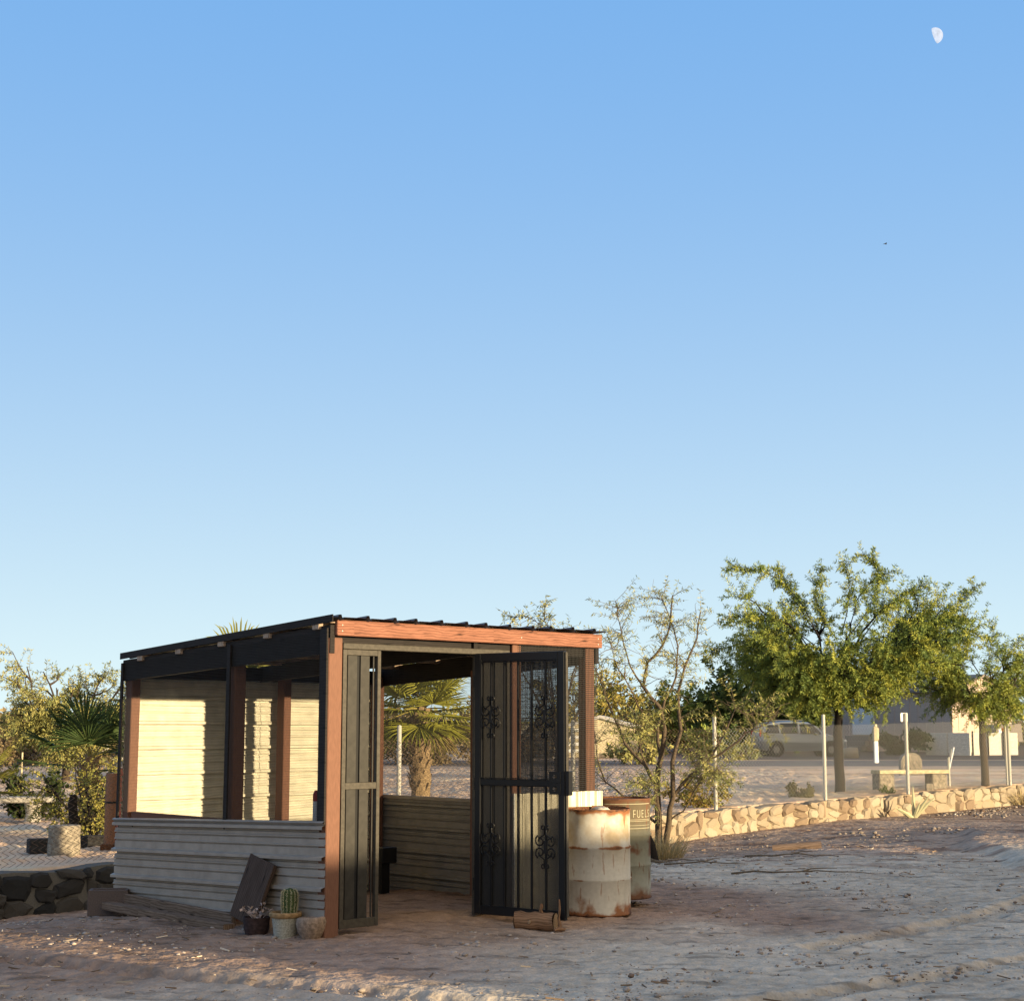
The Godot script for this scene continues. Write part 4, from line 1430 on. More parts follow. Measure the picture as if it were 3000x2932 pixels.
func crown_tree(called: String, label: String, at: Vector3, o: Dictionary, category := "tree", group := "") -> Node3D:
	rng.seed = hash(label) % 100000
	# o: fork height, r trunk radius, lean, center, size (crown ellipsoid), limbs, shoots, len, ...
	var root := thing(called, label, category, at, 0.0, group)
	var bark := MB.new()
	var twigs := MB.new()
	var lv := MB.new()
	lv.colored = true
	var fork: Vector3 = o.fork
	var c: Vector3 = o.center
	var sz: Vector3 = o.size
	if fork.y > 0.05:
		var n := 6
		bark.tube(curve(Vector3(0, -0.1, 0), fork, o.get("bend", Vector3.ZERO), n, fork.y * 0.012), taper(o.r, o.r * 0.72, n), 12, false)
	var ends := []
	var limbs := int(o.limbs)
	for i in limbs:
		var a := TAU * (i + rf(-0.3, 0.3)) / limbs
		var up := rf(-0.25, 0.75)
		var tip := c + Vector3(cos(a) * sz.x * rf(0.5, 0.8), sz.y * up * 0.8, sin(a) * sz.z * rf(0.5, 0.8))
		var pts := curve(fork, tip, Vector3(0, -0.06, 0) + rv() * 0.08 * sz.x, 7, 0.02 * sz.x)
		bark.tube(pts, taper(o.r * 0.55, o.r * 0.10, 7), 7, false)
		ends.append(pts)
		for k in int(o.get("forks", 3)):
			var f: int = rng.randi_range(2, 6)
			var q: Vector3 = pts[f]
			var t2 := q + ((tip - c).normalized() * 0.6 + rv() * 0.7 + Vector3.UP * 0.25) * sz * rf(0.25, 0.5)
			var p2 := curve(q, t2, rv() * 0.05 * sz.x, 5, 0.015 * sz.x)
			bark.tube(p2, taper(o.r * 0.25, o.r * 0.06, 5), 5, false)
			ends.append(p2)
	for i in int(o.shoots):
		var lp: Array = ends[rng.randi() % ends.size()]
		var f := pow(rng.randf(), 0.6) * (lp.size() - 1.001)
		var k := int(f)
		var p: Vector3 = lp[k].lerp(lp[k + 1], f - k)
		var outw: Vector3 = ((p - c) / sz)
		var d := outw.normalized() * float(o.get("outw", 0.8)) + rv() * 0.8 + Vector3.UP * float(o.get("up", 0.35))
		leaf_shoot(lv, twigs, p, d, rf(0.55, 1.2) * float(o.len), o)
	for q in o.get("wisps", []):          # long shoots that break the outline
		var a: Vector3 = q[0]
		var b: Vector3 = q[1]
		var pts := curve(a, b, q[2], 8, 0.02)
		twigs.tube(pts, taper(0.012, 0.002, 8), 4, false)
		for k in int((b - a).length() * 36.0):
			var f := rf(1.5, 7.99)
			var i := int(f)
			leaf_shoot(lv, twigs, pts[i].lerp(pts[i + 1], f - i), (pts[i + 1] - pts[i]).normalized() + rv() * 0.8, rf(0.12, 0.34), o)
	if bark.v.size(): obj("trunk", bark, M[o.get("bark", "bark")], root)
	var cr := part("crown", root)
	stuff(obj("twigs", twigs, M[o.get("bark", "bark")], cr))
	stuff(obj("leaves", lv, M.leaf, cr))
	return root


func frond(root: Node3D, at: Vector3, dir: Vector3, pet: float, blade: float, tone: Color, count := 40) -> void:
	var mb := MB.new()
	mb.colored = true
	mb.col = Color(0.30, 0.25, 0.07)
	var d := dir.normalized()
	var hub := at + d * pet + Vector3.DOWN * pet * pet * 0.25 * (1.0 - absf(d.y))
	var side := d.cross(Vector3.UP).normalized()
	if side.length() < 0.5: side = Vector3.RIGHT
	mb.tube(curve(at, hub, Vector3.UP * pet * 0.06, 4), taper(0.016, 0.008, 4), 5, false)
	var ax := (hub - at).normalized()
	var up := side.cross(ax).normalized()
	for k in count:
		var a := lerpf(-1.95, 1.95, float(k) / (count - 1)) + rf(-0.03, 0.03)
		var ld := (ax * cos(a) + side * sin(a) + up * (0.16 - 0.10 * absf(a)) + rv() * 0.04).normalized()
		var L := blade * (1.0 - 0.16 * absf(a) / 1.95) * rf(0.9, 1.05)
		var w := ld.cross(up).normalized() * blade * 0.021
		var kk := rf(0.75, 1.2)
		mb.col = Color(tone.r * kk, tone.g * kk, tone.b * kk)
		var p0 := hub
		var p1 := hub + ld * L * 0.5
		var p2 := hub + ld * L * 0.78 + Vector3.DOWN * L * 0.03
		var p3 := hub + ld * L + Vector3.DOWN * L * rf(0.08, 0.2)
		var fold := up * blade * 0.014
		mb.flat([p0 + w * 0.3, p0 - fold, p1 - fold, p1 + w])
		mb.flat([p0 - w * 0.3, p0 - fold, p1 - fold, p1 - w])
		mb.flat([p1 + w, p1 - fold, p2 - fold * 0.5, p2 + w * 0.7])
		mb.flat([p1 - w, p1 - fold, p2 - fold * 0.5, p2 - w * 0.7])
		mb.flat([p2 + w * 0.7, p2 - w * 0.7, p3])
	obj("frond", mb, M.palm_leaf, root)


func fan_palm(label: String, at: Vector3, h: float, r: float, fronds: Array, pet: float, blade: float, tone: Color, dead := 0) -> void:
	rng.seed = hash(label) % 100000
	var root := thing("fan_palm", label, "palm tree", at, 0.0)
	var mb := MB.new()
	var pts := []
	var rad := []
	for k in 15:
		var f := k / 14.0
		pts.append(Vector3(0.02 * sin(f * 3.0), -0.1 + (h + 0.1) * f, 0))
		rad.append(r * (1.05 - 0.15 * f + 0.09 * sin(k * 2.4)) if k < 14 else r * 0.5)
	mb.tube(pts, rad, 14, true)
	obj("trunk", mb, M.palm_trunk, root)
	mb = MB.new()                     # old leaf bases round the trunk
	var boots := int(h * 44)
	for k in boots:
		var a := k * 2.4
		var y := h * (0.25 + 0.72 * k / boots)
		var d := Vector3(sin(a), 0, cos(a))
		var p := d * r * 0.95 + Vector3.UP * y
		var w := d.cross(Vector3.UP) * r * rf(0.25, 0.42)
		var t := p + d * r * rf(0.18, 0.5) + Vector3.UP * r * rf(0.5, 1.1)
		mb.flat([p - w, p + w, t + w * 0.6, t - w * 0.6])
		mb.flat([p - w + Vector3.UP * 0.03, p + w + Vector3.UP * 0.03, t + w * 0.6, t - w * 0.6])
	stuff(obj("leaf_bases", mb, M.palm_trunk, root))
	for q in fronds:
		var k := rf(0.8, 1.2)
		frond(root, Vector3(0, h - 0.05, 0) + rv() * r * 0.3, q, pet * rf(0.85, 1.15), blade * rf(0.88, 1.08), Color(tone.r * k, tone.g * k, tone.b * k))
	for k in dead:
		var a := rf(0, TAU)
		frond(root, Vector3(0, h - 0.15, 0), Vector3(cos(a) * 0.7, -0.75, sin(a) * 0.7), pet * 0.6, blade * 0.85, Color(0.27, 0.21, 0.08), 20)


func ring_dirs(n: int, lo: float, hi: float) -> Array:
	var a := []
	for k in n:
		var an := k * 2.399 + rf(-0.2, 0.2)
		var y := lerpf(hi, lo, float(k) / maxi(1, n - 1))
		a.append(Vector3(cos(an) * cos(y), sin(y), sin(an) * cos(y)))
	return a


func mesquite_tree() -> void:
	# sparse many-stemmed tree beside the drums: limbs laid out by hand
	var at := on_ground(2.18, 23.4)
	rng.seed = 21
	var root := thing("mesquite_tree", "sparse mesquite with crooked bare limbs to the right of the drums", "tree", at)
	var bark := MB.new()
	var pale := MB.new()
	var twigs := MB.new()
	var lv := MB.new()
	lv.colored = true
	var o := {"pal": GREY_GREEN, "leaf": 0.078, "leaves": 52, "twig": 0.0045, "droop": 0.18, "hang": 0.5, "slim": 0.08}
	# [points], start radius, end radius, shoots
	var limbs := [
		[[Vector3(-0.03, -0.1, 0), Vector3(-0.05, 0.5, 0.05), Vector3(-0.06, 0.95, 0), Vector3(0.0, 1.35, 0), Vector3(0.05, 1.75, 0.1), Vector3(-0.02, 2.1, 0.1), Vector3(-0.25, 2.4, 0.05), Vector3(-0.18, 2.75, 0), Vector3(0.05, 3.0, 0.0), Vector3(0.18, 3.35, -0.1), Vector3(0.22, 3.75, -0.1)], 0.085, 0.012, 34],
		[[Vector3(0.06, -0.1, 0.05), Vector3(0.10, 0.45, 0.1), Vector3(0.16, 0.8, 0.15), Vector3(0.15, 1.3, 0.2), Vector3(0.28, 1.75, 0.2), Vector3(0.24, 2.3, 0.25), Vector3(0.36, 2.7, 0.2), Vector3(0.55, 3.1, 0.1), Vector3(0.62, 3.5, 0.0)], 0.075, 0.01, 30],
		[[Vector3(-0.06, 0.95, 0), Vector3(-0.22, 1.25, -0.1), Vector3(-0.5, 1.55, -0.2), Vector3(-0.62, 1.85, -0.25), Vector3(-0.78, 2.25, -0.3), Vector3(-0.95, 2.7, -0.3)], 0.05, 0.012, 16],
		[[Vector3(0.0, 1.35, 0), Vector3(-0.02, 1.8, -0.2), Vector3(0.1, 2.2, -0.3), Vector3(0.28, 2.55, -0.35), Vector3(0.32, 3.0, -0.4), Vector3(0.18, 3.5, -0.4), Vector3(0.05, 3.85, -0.4)], 0.04, 0.006, 26],
		[[Vector3(0.16, 0.8, 0.15), Vector3(0.4, 1.1, 0.2), Vector3(0.7, 1.35, 0.2), Vector3(0.95, 1.75, 0.1), Vector3(1.1, 2.05, 0.0), Vector3(1.35, 2.0, 0.0)], 0.038, 0.008, 20],
		[[Vector3(0.7, 1.35, 0.2), Vector3(0.95, 1.5, 0.3), Vector3(1.2, 1.72, 0.35), Vector3(1.5, 1.85, 0.4), Vector3(1.68, 2.02, 0.4)], 0.028, 0.006, 6],
		[[Vector3(-0.05, 0.4, 0.05), Vector3(-0.3, 0.55, -0.1), Vector3(-0.6, 0.85, -0.2), Vector3(-0.8, 1.0, -0.3), Vector3(-0.92, 1.4, -0.3), Vector3(-0.95, 1.75, -0.35)], 0.035, 0.007, 12],
		[[Vector3(-0.25, 2.4, 0.05), Vector3(-0.45, 2.7, 0.15), Vector3(-0.55, 3.05, 0.2), Vector3(-0.62, 3.4, 0.2), Vector3(-0.66, 3.65, 0.2)], 0.024, 0.005, 18],
		[[Vector3(-0.05, 1.75, 0.1), Vector3(-0.35, 2.1, 0.4), Vector3(-0.55, 2.5, 0.5), Vector3(-0.7, 2.75, 0.6), Vector3(-0.78, 3.05, 0.6)], 0.022, 0.004, 14],
		[[Vector3(0.10, 0.45, 0.1), Vector3(0.3, 0.6, 0.2), Vector3(0.45, 0.9, 0.3), Vector3(0.62, 1.15, 0.3), Vector3(0.8, 1.2, 0.4)], 0.022, 0.005, 45],
		[[Vector3(-0.05, 0.3, 0.05), Vector3(-0.05, 0.6, 0.3), Vector3(-0.2, 0.8, 0.4), Vector3(-0.3, 1.05, 0.4)], 0.02, 0.004, 38],
		[[Vector3(0.16, 0.8, 0.15), Vector3(0.35, 0.95, 0.1), Vector3(0.55, 1.2, 0.0), Vector3(0.7, 1.5, 0.0)], 0.02, 0.004, 26],
		[[Vector3(-0.06, 0.95, 0), Vector3(-0.3, 1.4, 0.3), Vector3(-0.4, 1.7, 0.3), Vector3(-0.3, 2.0, 0.3)], 0.02, 0.004, 40],
	]
	for l in limbs:
		var src: Array = l[0]
		var pts := [src[0]]
		for i in src.size() - 1:
			var a: Vector3 = src[i]
			var b: Vector3 = src[i + 1]
			pts.append(a.lerp(b, 0.5) + rv() * 0.022)
			pts.append(b)
		var n := pts.size() - 1
		bark.tube(pts, taper(l[1] * 0.68, l[2] * 0.8, n), 8, false)
		for k in int(l[3] * 1.5):
			var f := lerpf(0.45, 0.999, pow(rng.randf(), 0.8)) * n
			var i := int(f)
			var p: Vector3 = pts[i].lerp(pts[mini(i + 1, n)], f - i)
			var ax: Vector3 = (pts[mini(i + 1, n)] - pts[maxi(i - 1, 0)]).normalized()
			leaf_shoot(lv, twigs, p, ax * 0.5 + perp(ax) + Vector3.UP * 0.25, rf(0.2, 0.62), o)
		for k in 11:      # bare side twigs
			var i: int = rng.randi_range(n / 2, n - 1)
			var p: Vector3 = pts[i]
			twigs.tube(curve(p, p + (rv() + Vector3.UP * 0.4).normalized() * rf(0.25, 0.6), rv() * 0.06, 5, 0.02), taper(0.006, 0.0015, 5), 4, false)
	obj("trunk", bark, M.bark_mid, root)
	var cr := part("crown", root)
	stuff(obj("twigs", twigs, M.bark_pale, cr))
	stuff(obj("leaves", lv, M.leaf, cr))


func tuft(called: String, label: String, category: String, at: Vector3, n: int, h: float, spread: float, m: Material) -> void:
	var mb := MB.new()
	for k in n:
		var a := rf(0, TAU)
		var b := Vector3(cos(a), 0, sin(a)) * spread * sqrt(rng.randf()) * 0.5
		var d := (Vector3.UP * 1.2 + b * 4.0 + rv() * 0.4).normalized()
		var L := h * rf(0.5, 1.1)
		var w := perp(d) * 0.004
		var p1 := b + d * L * 0.6
		var p2 := p1 + (d + Vector3.DOWN * 0.35 + rv() * 0.3).normalized() * L * 0.4
		mb.flat([b - w, b + w, p1 + w * 0.7, p1 - w * 0.7])
		mb.flat([p1 - w * 0.7, p1 + w * 0.7, p2])
	var o := obj(numbered(called), mb, m)
	o.position = at
	tag(o, label, category)


func build_plants() -> void:
	mesquite_tree()
	tuft("dry_grass", "tuft of dry straw grass at the foot of the mesquite", "grass tuft", on_ground(2.0, 21.3), 420, 0.42, 0.5, M.dry_grass)
	tuft("dry_grass", "dry grass clump against the far right end of the stone wall", "grass tuft", on_ground(10.35, 32.3), 420, 0.5, 0.8, M.dry_grass)
	# leaning dead stump and fallen branches
	var mb := MB.new()
	mb.tube([Vector3(0.12, -0.1, 0), Vector3(0.05, 0.22, 0), Vector3(-0.06, 0.45, 0), Vector3(-0.1, 0.56, 0)], [0.075, 0.07, 0.065, 0.05], 10)
	var o := obj("stump", mb, M.bark_dark)
	o.position = on_ground(1.74, 20.9)
	tag(o, "dark dead stump leaning left beside the olive drum", "stump")
	mb = MB.new()
	mb.tube([Vector3(-0.35, 0.24, 0), Vector3(-0.2, 0.12, 0.1), Vector3(0.05, 0.03, 0.1), Vector3(0.35, 0.02, 0.3)], [0.008, 0.016, 0.02, 0.012], 6)
	mb.tube([Vector3(-0.2, 0.12, 0.1), Vector3(-0.32, 0.03, 0.0), Vector3(-0.5, 0.02, 0.0)], [0.012, 0.01, 0.004], 6)
	mb.tube([Vector3(0.05, 0.03, 0.1), Vector3(0.4, 0.05, 0.0), Vector3(0.75, 0.02, 0.1)], [0.012, 0.008, 0.003], 6)
	o = obj("fallen_branch", mb, M.bark_pale)
	o.position = on_ground(1.72, 19.9)
	tag(o, "forked pale fallen branch below the leaning stump", "branch", "fallen branches")
	for q in [[2.2, 18.6, 0.9, "curved pale fallen branch on the chips before the grass tuft"], [3.1, 17.3, 1.5, "long thin fallen branch on the drive, nearest the camera"], [3.4, 19.7, 1.1, "dark broken branch on the drive left of the half buried log"]]:
		mb = MB.new()
		var L: float = q[2]
		mb.tube(curve(Vector3(-L * 0.5, 0.02, 0), Vector3(L * 0.5, 0.03, 0.2), Vector3(0, 0.03, 0.12), 7, 0.02), taper(0.013, 0.004, 7), 6)
		mb.tube(curve(Vector3(0, 0.05, 0.1), Vector3(L * 0.3, 0.05, -0.25), Vector3(0, 0.02, 0), 4, 0.01), taper(0.01, 0.003, 4), 5)
		o = obj(numbered("fallen_branch"), mb, M.bark_pale)
		o.position = on_ground(q[0], q[1])
		o.rotation.y = rf(-0.3, 0.3)
		tag(o, q[3], "branch", "fallen branches")
	mb = MB.new()
	mb.tube([Vector3(-0.35, 0.0, 0), Vector3(0.0, 0.02, 0), Vector3(0.3, 0.045, 0)], [0.07, 0.08, 0.082], 14)
	o = obj("half_buried_log", mb, M.grey_wood)
	o.position = on_ground(3.85, 21.6)
	o.rotation.y = -0.15
	tag(o, "grey log half buried in the drive before the wall", "log")
	# agave before the wall
	var root := thing("agave", "agave with long pale blades against the right stone wall", "agave", on_ground(7.2, 28.75))
	for q in [[Vector3(0.55, 0.62, 0.1), 0.58], [Vector3(0.42, 0.75, 0.25), 0.55], [Vector3(-0.02, 1.0, 0.1), 0.62], [Vector3(-0.75, 0.5, 0.1), 0.42], [Vector3(-0.5, 0.35, 0.4), 0.36], [Vector3(-0.9, 0.6, -0.1), 0.34], [Vector3(0.25, 0.9, 0.3), 0.36]]:
		var bl := MB.new()
		var d: Vector3 = q[0].normalized()
		var L: float = q[1]
		var w := d.cross(Vector3(0, 0, 1)).normalized() * 0.032
		var th := d.cross(w).normalized() * 0.012
		var p := Vector3(0, -0.02, 0)
		var a := p + d * L * 0.55
		var t := p + d * L + Vector3(d.x, -0.1, d.z) * 0.04
		bl.flat([p - w, p + th, a + th, a - w]); bl.flat([p + w, p + th, a + th, a + w])
		bl.flat([p - w, p - th, a - th, a - w]); bl.flat([p + w, p - th, a - th, a + w])
		bl.flat([a - w, a + th, t]); bl.flat([a + w, a + th, t]); bl.flat([a - w, a - th, t]); bl.flat([a + w, a - th, t])
		obj("leaf", bl, M.agave, root)
	# large tree on the right
	crown_tree("shade_tree", "large spreading shade tree with feathery crown behind the fence", on_ground(6.28, 30.7), {
		"fork": Vector3(0.02, 1.72, 0), "r": 0.105, "center": Vector3(0.2, 3.0, 0), "size": Vector3(2.75, 1.05, 2.2), "limbs": 18, "forks": 5, "shoots": 2000, "len": 0.62, "up": 0.12, "outw": 0.75,
		"pal": OLIVE, "leaf": 0.085, "leaves": 105, "slim": 0.1, "droop": 0.10, "hang": 0.2, "bark": "bark_dark", "twig": 0.005,
		"wisps": [[Vector3(0.2, 2.9, 0), Vector3(0.55, 4.6, 0), Vector3(0.5, 0.25, 0)], [Vector3(0.3, 3.0, 0), Vector3(1.15, 4.25, 0.2), Vector3(-0.2, 0.2, 0)], [Vector3(0.8, 2.8, 0), Vector3(2.75, 3.95, 0), Vector3(0.1, -0.2, 0)], [Vector3(0.9, 2.7, 0.3), Vector3(2.4, 3.3, 0.3), Vector3(0, 0.1, 0)], [Vector3(-0.3, 2.9, 0), Vector3(-2.0, 4.35, 0), Vector3(0.2, 0.35, 0)], [Vector3(-0.4, 2.8, 0), Vector3(-2.2, 3.3, 0.3), Vector3(0, 0.25, 0)], [Vector3(-0.2, 2.9, -0.3), Vector3(-1.0, 4.3, -0.2), Vector3(-0.1, 0.1, 0)], [Vector3(0.0, 2.9, 0.2), Vector3(-0.25, 4.25, 0.2), Vector3(-0.25, 0.1, 0)], [Vector3(0.4, 2.8, 0.2), Vector3(1.7, 3.95, 0.2), Vector3(0, 0.2, 0)], [Vector3(-0.6, 2.6, 0.1), Vector3(-2.4, 2.7, 0.1), Vector3(0, 0.2, 0)], [Vector3(0.1, 3.0, 0.2), Vector3(0.2, 4.4, 0.3), Vector3(0.1, 0.1, 0)]]})
	crown_tree("shade_tree", "small shade tree with slim brown trunk at the right edge", on_ground(9.55, 32.3), {
		"fork": Vector3(-0.02, 1.38, 0), "r": 0.088, "center": Vector3(0.1, 2.15, 0), "size": Vector3(1.4, 0.85, 1.2), "limbs": 11, "forks": 4, "shoots": 950, "len": 0.5, "up": 0.2, "outw": 0.7,
		"pal": OLIVE, "leaf": 0.08, "leaves": 85, "slim": 0.1, "droop": 0.12, "hang": 0.3, "bark": "bark", "twig": 0.004,
		"wisps": [[Vector3(0.1, 2.2, 0), Vector3(0.3, 3.2, 0), Vector3(0, 0, 0)], [Vector3(0, 2.2, 0), Vector3(-0.55, 3.0, 0), Vector3(0, 0.1, 0)], [Vector3(0.3, 2.2, 0), Vector3(0.95, 2.95, 0), Vector3(0, 0.1, 0)]]})
	# dense dark tree behind the large one
	crown_tree("dense_tree", "dense dark green tree behind the silver car", V(13.9, 0.25, 86.0), {
		"fork": Vector3(0, 1.4, 0), "r": 0.3, "center": Vector3(0.0, 3.3, 0), "size": Vector3(4.2, 2.5, 3.0), "limbs": 14, "forks": 4, "shoots": 700, "len": 1.5, "up": 0.1, "outw": 0.8,
		"pal": [Color(0.10, 0.13, 0.04), Color(0.075, 0.105, 0.035), Color(0.14, 0.16, 0.045)], "leaf": 0.28, "leaves": 42, "droop": 0.15, "hang": 0.3, "slim": 0.2, "bark": "bark_dark"})
	# tree whose top shows over the roof
	crown_tree("mesquite_tree", "mesquite whose wispy top shows above the shed roof", on_ground(0.75, 26.0), {
		"fork": Vector3(0, 1.0, 0), "r": 0.07, "center": Vector3(0, 2.3, 0), "size": Vector3(0.9, 0.75, 0.8), "limbs": 6, "forks": 2, "shoots": 70, "len": 0.4, "up": 0.2,
		"pal": GREY_GREEN, "leaf": 0.085, "leaves": 36, "droop": 0.15, "hang": 0.4, "bark": "bark",
		"wisps": [[Vector3(0.0, 2.4, 0), Vector3(-0.78, 3.15, 0), Vector3(0.1, 0.25, 0)], [Vector3(0.1, 2.4, 0), Vector3(-0.2, 3.35, 0), Vector3(-0.1, 0, 0)], [Vector3(0.3, 2.4, 0), Vector3(0.35, 2.95, 0), Vector3(-0.2, 0.15, 0)]]})
	# left: mesquite beyond the brush
	crown_tree("mesquite_tree", "broad pale mesquite rising behind the palm at far left", V(-11.3, 0.1, 40.5), {
		"fork": Vector3(0, 0.7, 0), "r": 0.13, "center": Vector3(0.1, 2.25, 0), "size": Vector3(1.95, 1.45, 1.5), "limbs": 18, "forks": 4, "shoots": 1300, "len": 0.55, "up": 0.25,
		"pal": GREY_GREEN, "leaf": 0.11, "leaves": 46, "droop": 0.15, "hang": 0.35, "bark": "bark", "slim": 0.12})
	# shrub left of the shed
	crown_tree("shrub", "twiggy yellow green shrub behind the left fence", on_ground(-5.55, 21.4), {
		"fork": Vector3(0, 0.1, 0), "r": 0.05, "center": Vector3(-0.25, 0.85, 0), "size": Vector3(0.75, 0.5, 0.6), "limbs": 9, "forks": 3, "shoots": 300, "len": 0.30, "up": 0.2,
		"pal": [Color(0.26, 0.24, 0.06), Color(0.20, 0.20, 0.055), Color(0.32, 0.28, 0.08)], "leaf": 0.045, "leaves": 80, "droop": 0.1, "hang": 0.1, "slim": 0.24, "bark": "bark_dark", "twig": 0.003}, "shrub")
	mb = MB.new()
	mb.tube([Vector3(0, -0.1, 0), Vector3(0.02, 0.25, 0), Vector3(-0.01, 0.55, 0), Vector3(0.0, 0.66, 0)], [0.075, 0.062, 0.06, 0.045], 10)
	o = obj(numbered("stump"), mb, M.bark_dark)
	o.position = on_ground(-5.72, 20.9)
	tag(o, "black dead stump standing inside the left shrub", "stump")
	# yellow shrub at the first fence post
	crown_tree("shrub", "yellow leaved shrub at the foot of the fence post by the mesquite", on_ground(3.12, 26.8), {
		"fork": Vector3(0, 0.05, 0), "r": 0.025, "center": Vector3(0.05, 0.22, 0), "size": Vector3(0.5, 0.24, 0.35), "limbs": 8, "forks": 2, "shoots": 130, "len": 0.22, "up": 0.3,
		"pal": [Color(0.32, 0.26, 0.055), Color(0.22, 0.21, 0.05), Color(0.38, 0.28, 0.07)], "leaf": 0.06, "leaves": 90, "droop": 0.05, "hang": 0.0, "slim": 0.3, "bark": "bark"}, "shrub")
	# low round bush
	crown_tree("bush", "low round clipped bush in the sandy yard left of the large tree", on_ground(5.24, 28.9), {
		"fork": Vector3(0, 0.03, 0), "r": 0.02, "center": Vector3(0, 0.12, 0), "size": Vector3(0.26, 0.14, 0.24), "limbs": 9, "forks": 2, "shoots": 520, "len": 0.11, "up": 0.2,
		"pal": [Color(0.17, 0.15, 0.07), Color(0.13, 0.12, 0.055)], "leaf": 0.035, "leaves": 160, "droop": 0.0, "hang": 0.0, "slim": 0.3, "bark": "bark", "twig": 0.003}, "bush")
	crown_tree("bush", "small green plant before the stone bench", on_ground(7.1, 30.2), {
		"fork": Vector3(0, 0.02, 0), "r": 0.01, "center": Vector3(0, 0.07, 0), "size": Vector3(0.17, 0.07, 0.15), "limbs": 6, "forks": 1, "shoots": 60, "len": 0.12, "up": 0.4,
		"pal": [Color(0.09, 0.12, 0.02), Color(0.07, 0.10, 0.02)], "leaf": 0.05, "leaves": 120, "droop": 0.0, "hang": 0.0, "slim": 0.2, "bark": "bark", "twig": 0.003}, "bush")
	crown_tree("bush", "dark leafy bush beside the white bench at far left", V(-8.0, 0.05, 26.6), {
		"fork": Vector3(0, 0.05, 0), "r": 0.03, "center": Vector3(0.1, 0.55, 0), "size": Vector3(0.5, 0.3, 0.4), "limbs": 8, "forks": 2, "shoots": 150, "len": 0.25, "up": 0.3,
		"pal": DARK_GREEN, "leaf": 0.09, "leaves": 90, "droop": 0.0, "hang": 0.0, "slim": 0.28, "bark": "bark"}, "bush")
	# palms
	fan_palm("young fan palm with dark fronds behind the left shrub", on_ground(-6.25, 23.6), 1.08, 0.15, [Vector3(-0.1, 1, 0.35), Vector3(-0.75, 0.85, 0.2), Vector3(0.65, 0.8, 0.3), Vector3(-0.95, 0.45, 0.1), Vector3(0.95, 0.35, 0.2), Vector3(-0.4, 0.9, -0.5), Vector3(0.3, 0.9, -0.5), Vector3(-0.8, 0.1, 0.4), Vector3(0.9, -0.05, 0.3), Vector3(0.1, 0.55, 0.9), Vector3(0.5, 0.2, -0.8)], 0.50, 0.74, Color(0.045, 0.07, 0.025), 1)
	fan_palm("stout fan palm seen through the doorway behind the fence", on_ground(-1.36, 23.6), 1.75, 0.145, ring_dirs(24, -0.75, 1.25), 0.42, 0.70, Color(0.20, 0.20, 0.03), 6)
	fan_palm("fan palm whose frond tips rise above the shed roof", on_ground(-3.75, 21.6), 1.82, 0.14, [Vector3(0.06, 1, 0.1), Vector3(0.55, 0.95, 0.0), Vector3(-0.62, 0.9, 0.1), Vector3(0.2, 0.9, -0.6), Vector3(-0.9, 0.3, 0), Vector3(0.9, 0.25, 0.2), Vector3(0, 0.3, 0.9)], 0.52, 0.78, Color(0.15, 0.155, 0.04), 2)
	fan_palm("palm at the left picture edge behind the fence", on_ground(-7.75, 23.2), 0.75, 0.12, [Vector3(0.9, 0.35, 0.2), Vector3(0.7, 0.75, 0), Vector3(-0.5, 0.8, 0.3), Vector3(-0.9, 0.3, 0), Vector3(0.2, 0.6, 0.8), Vector3(0.8, -0.1, 0.2)], 0.35, 0.5, Color(0.13, 0.13, 0.03), 1)


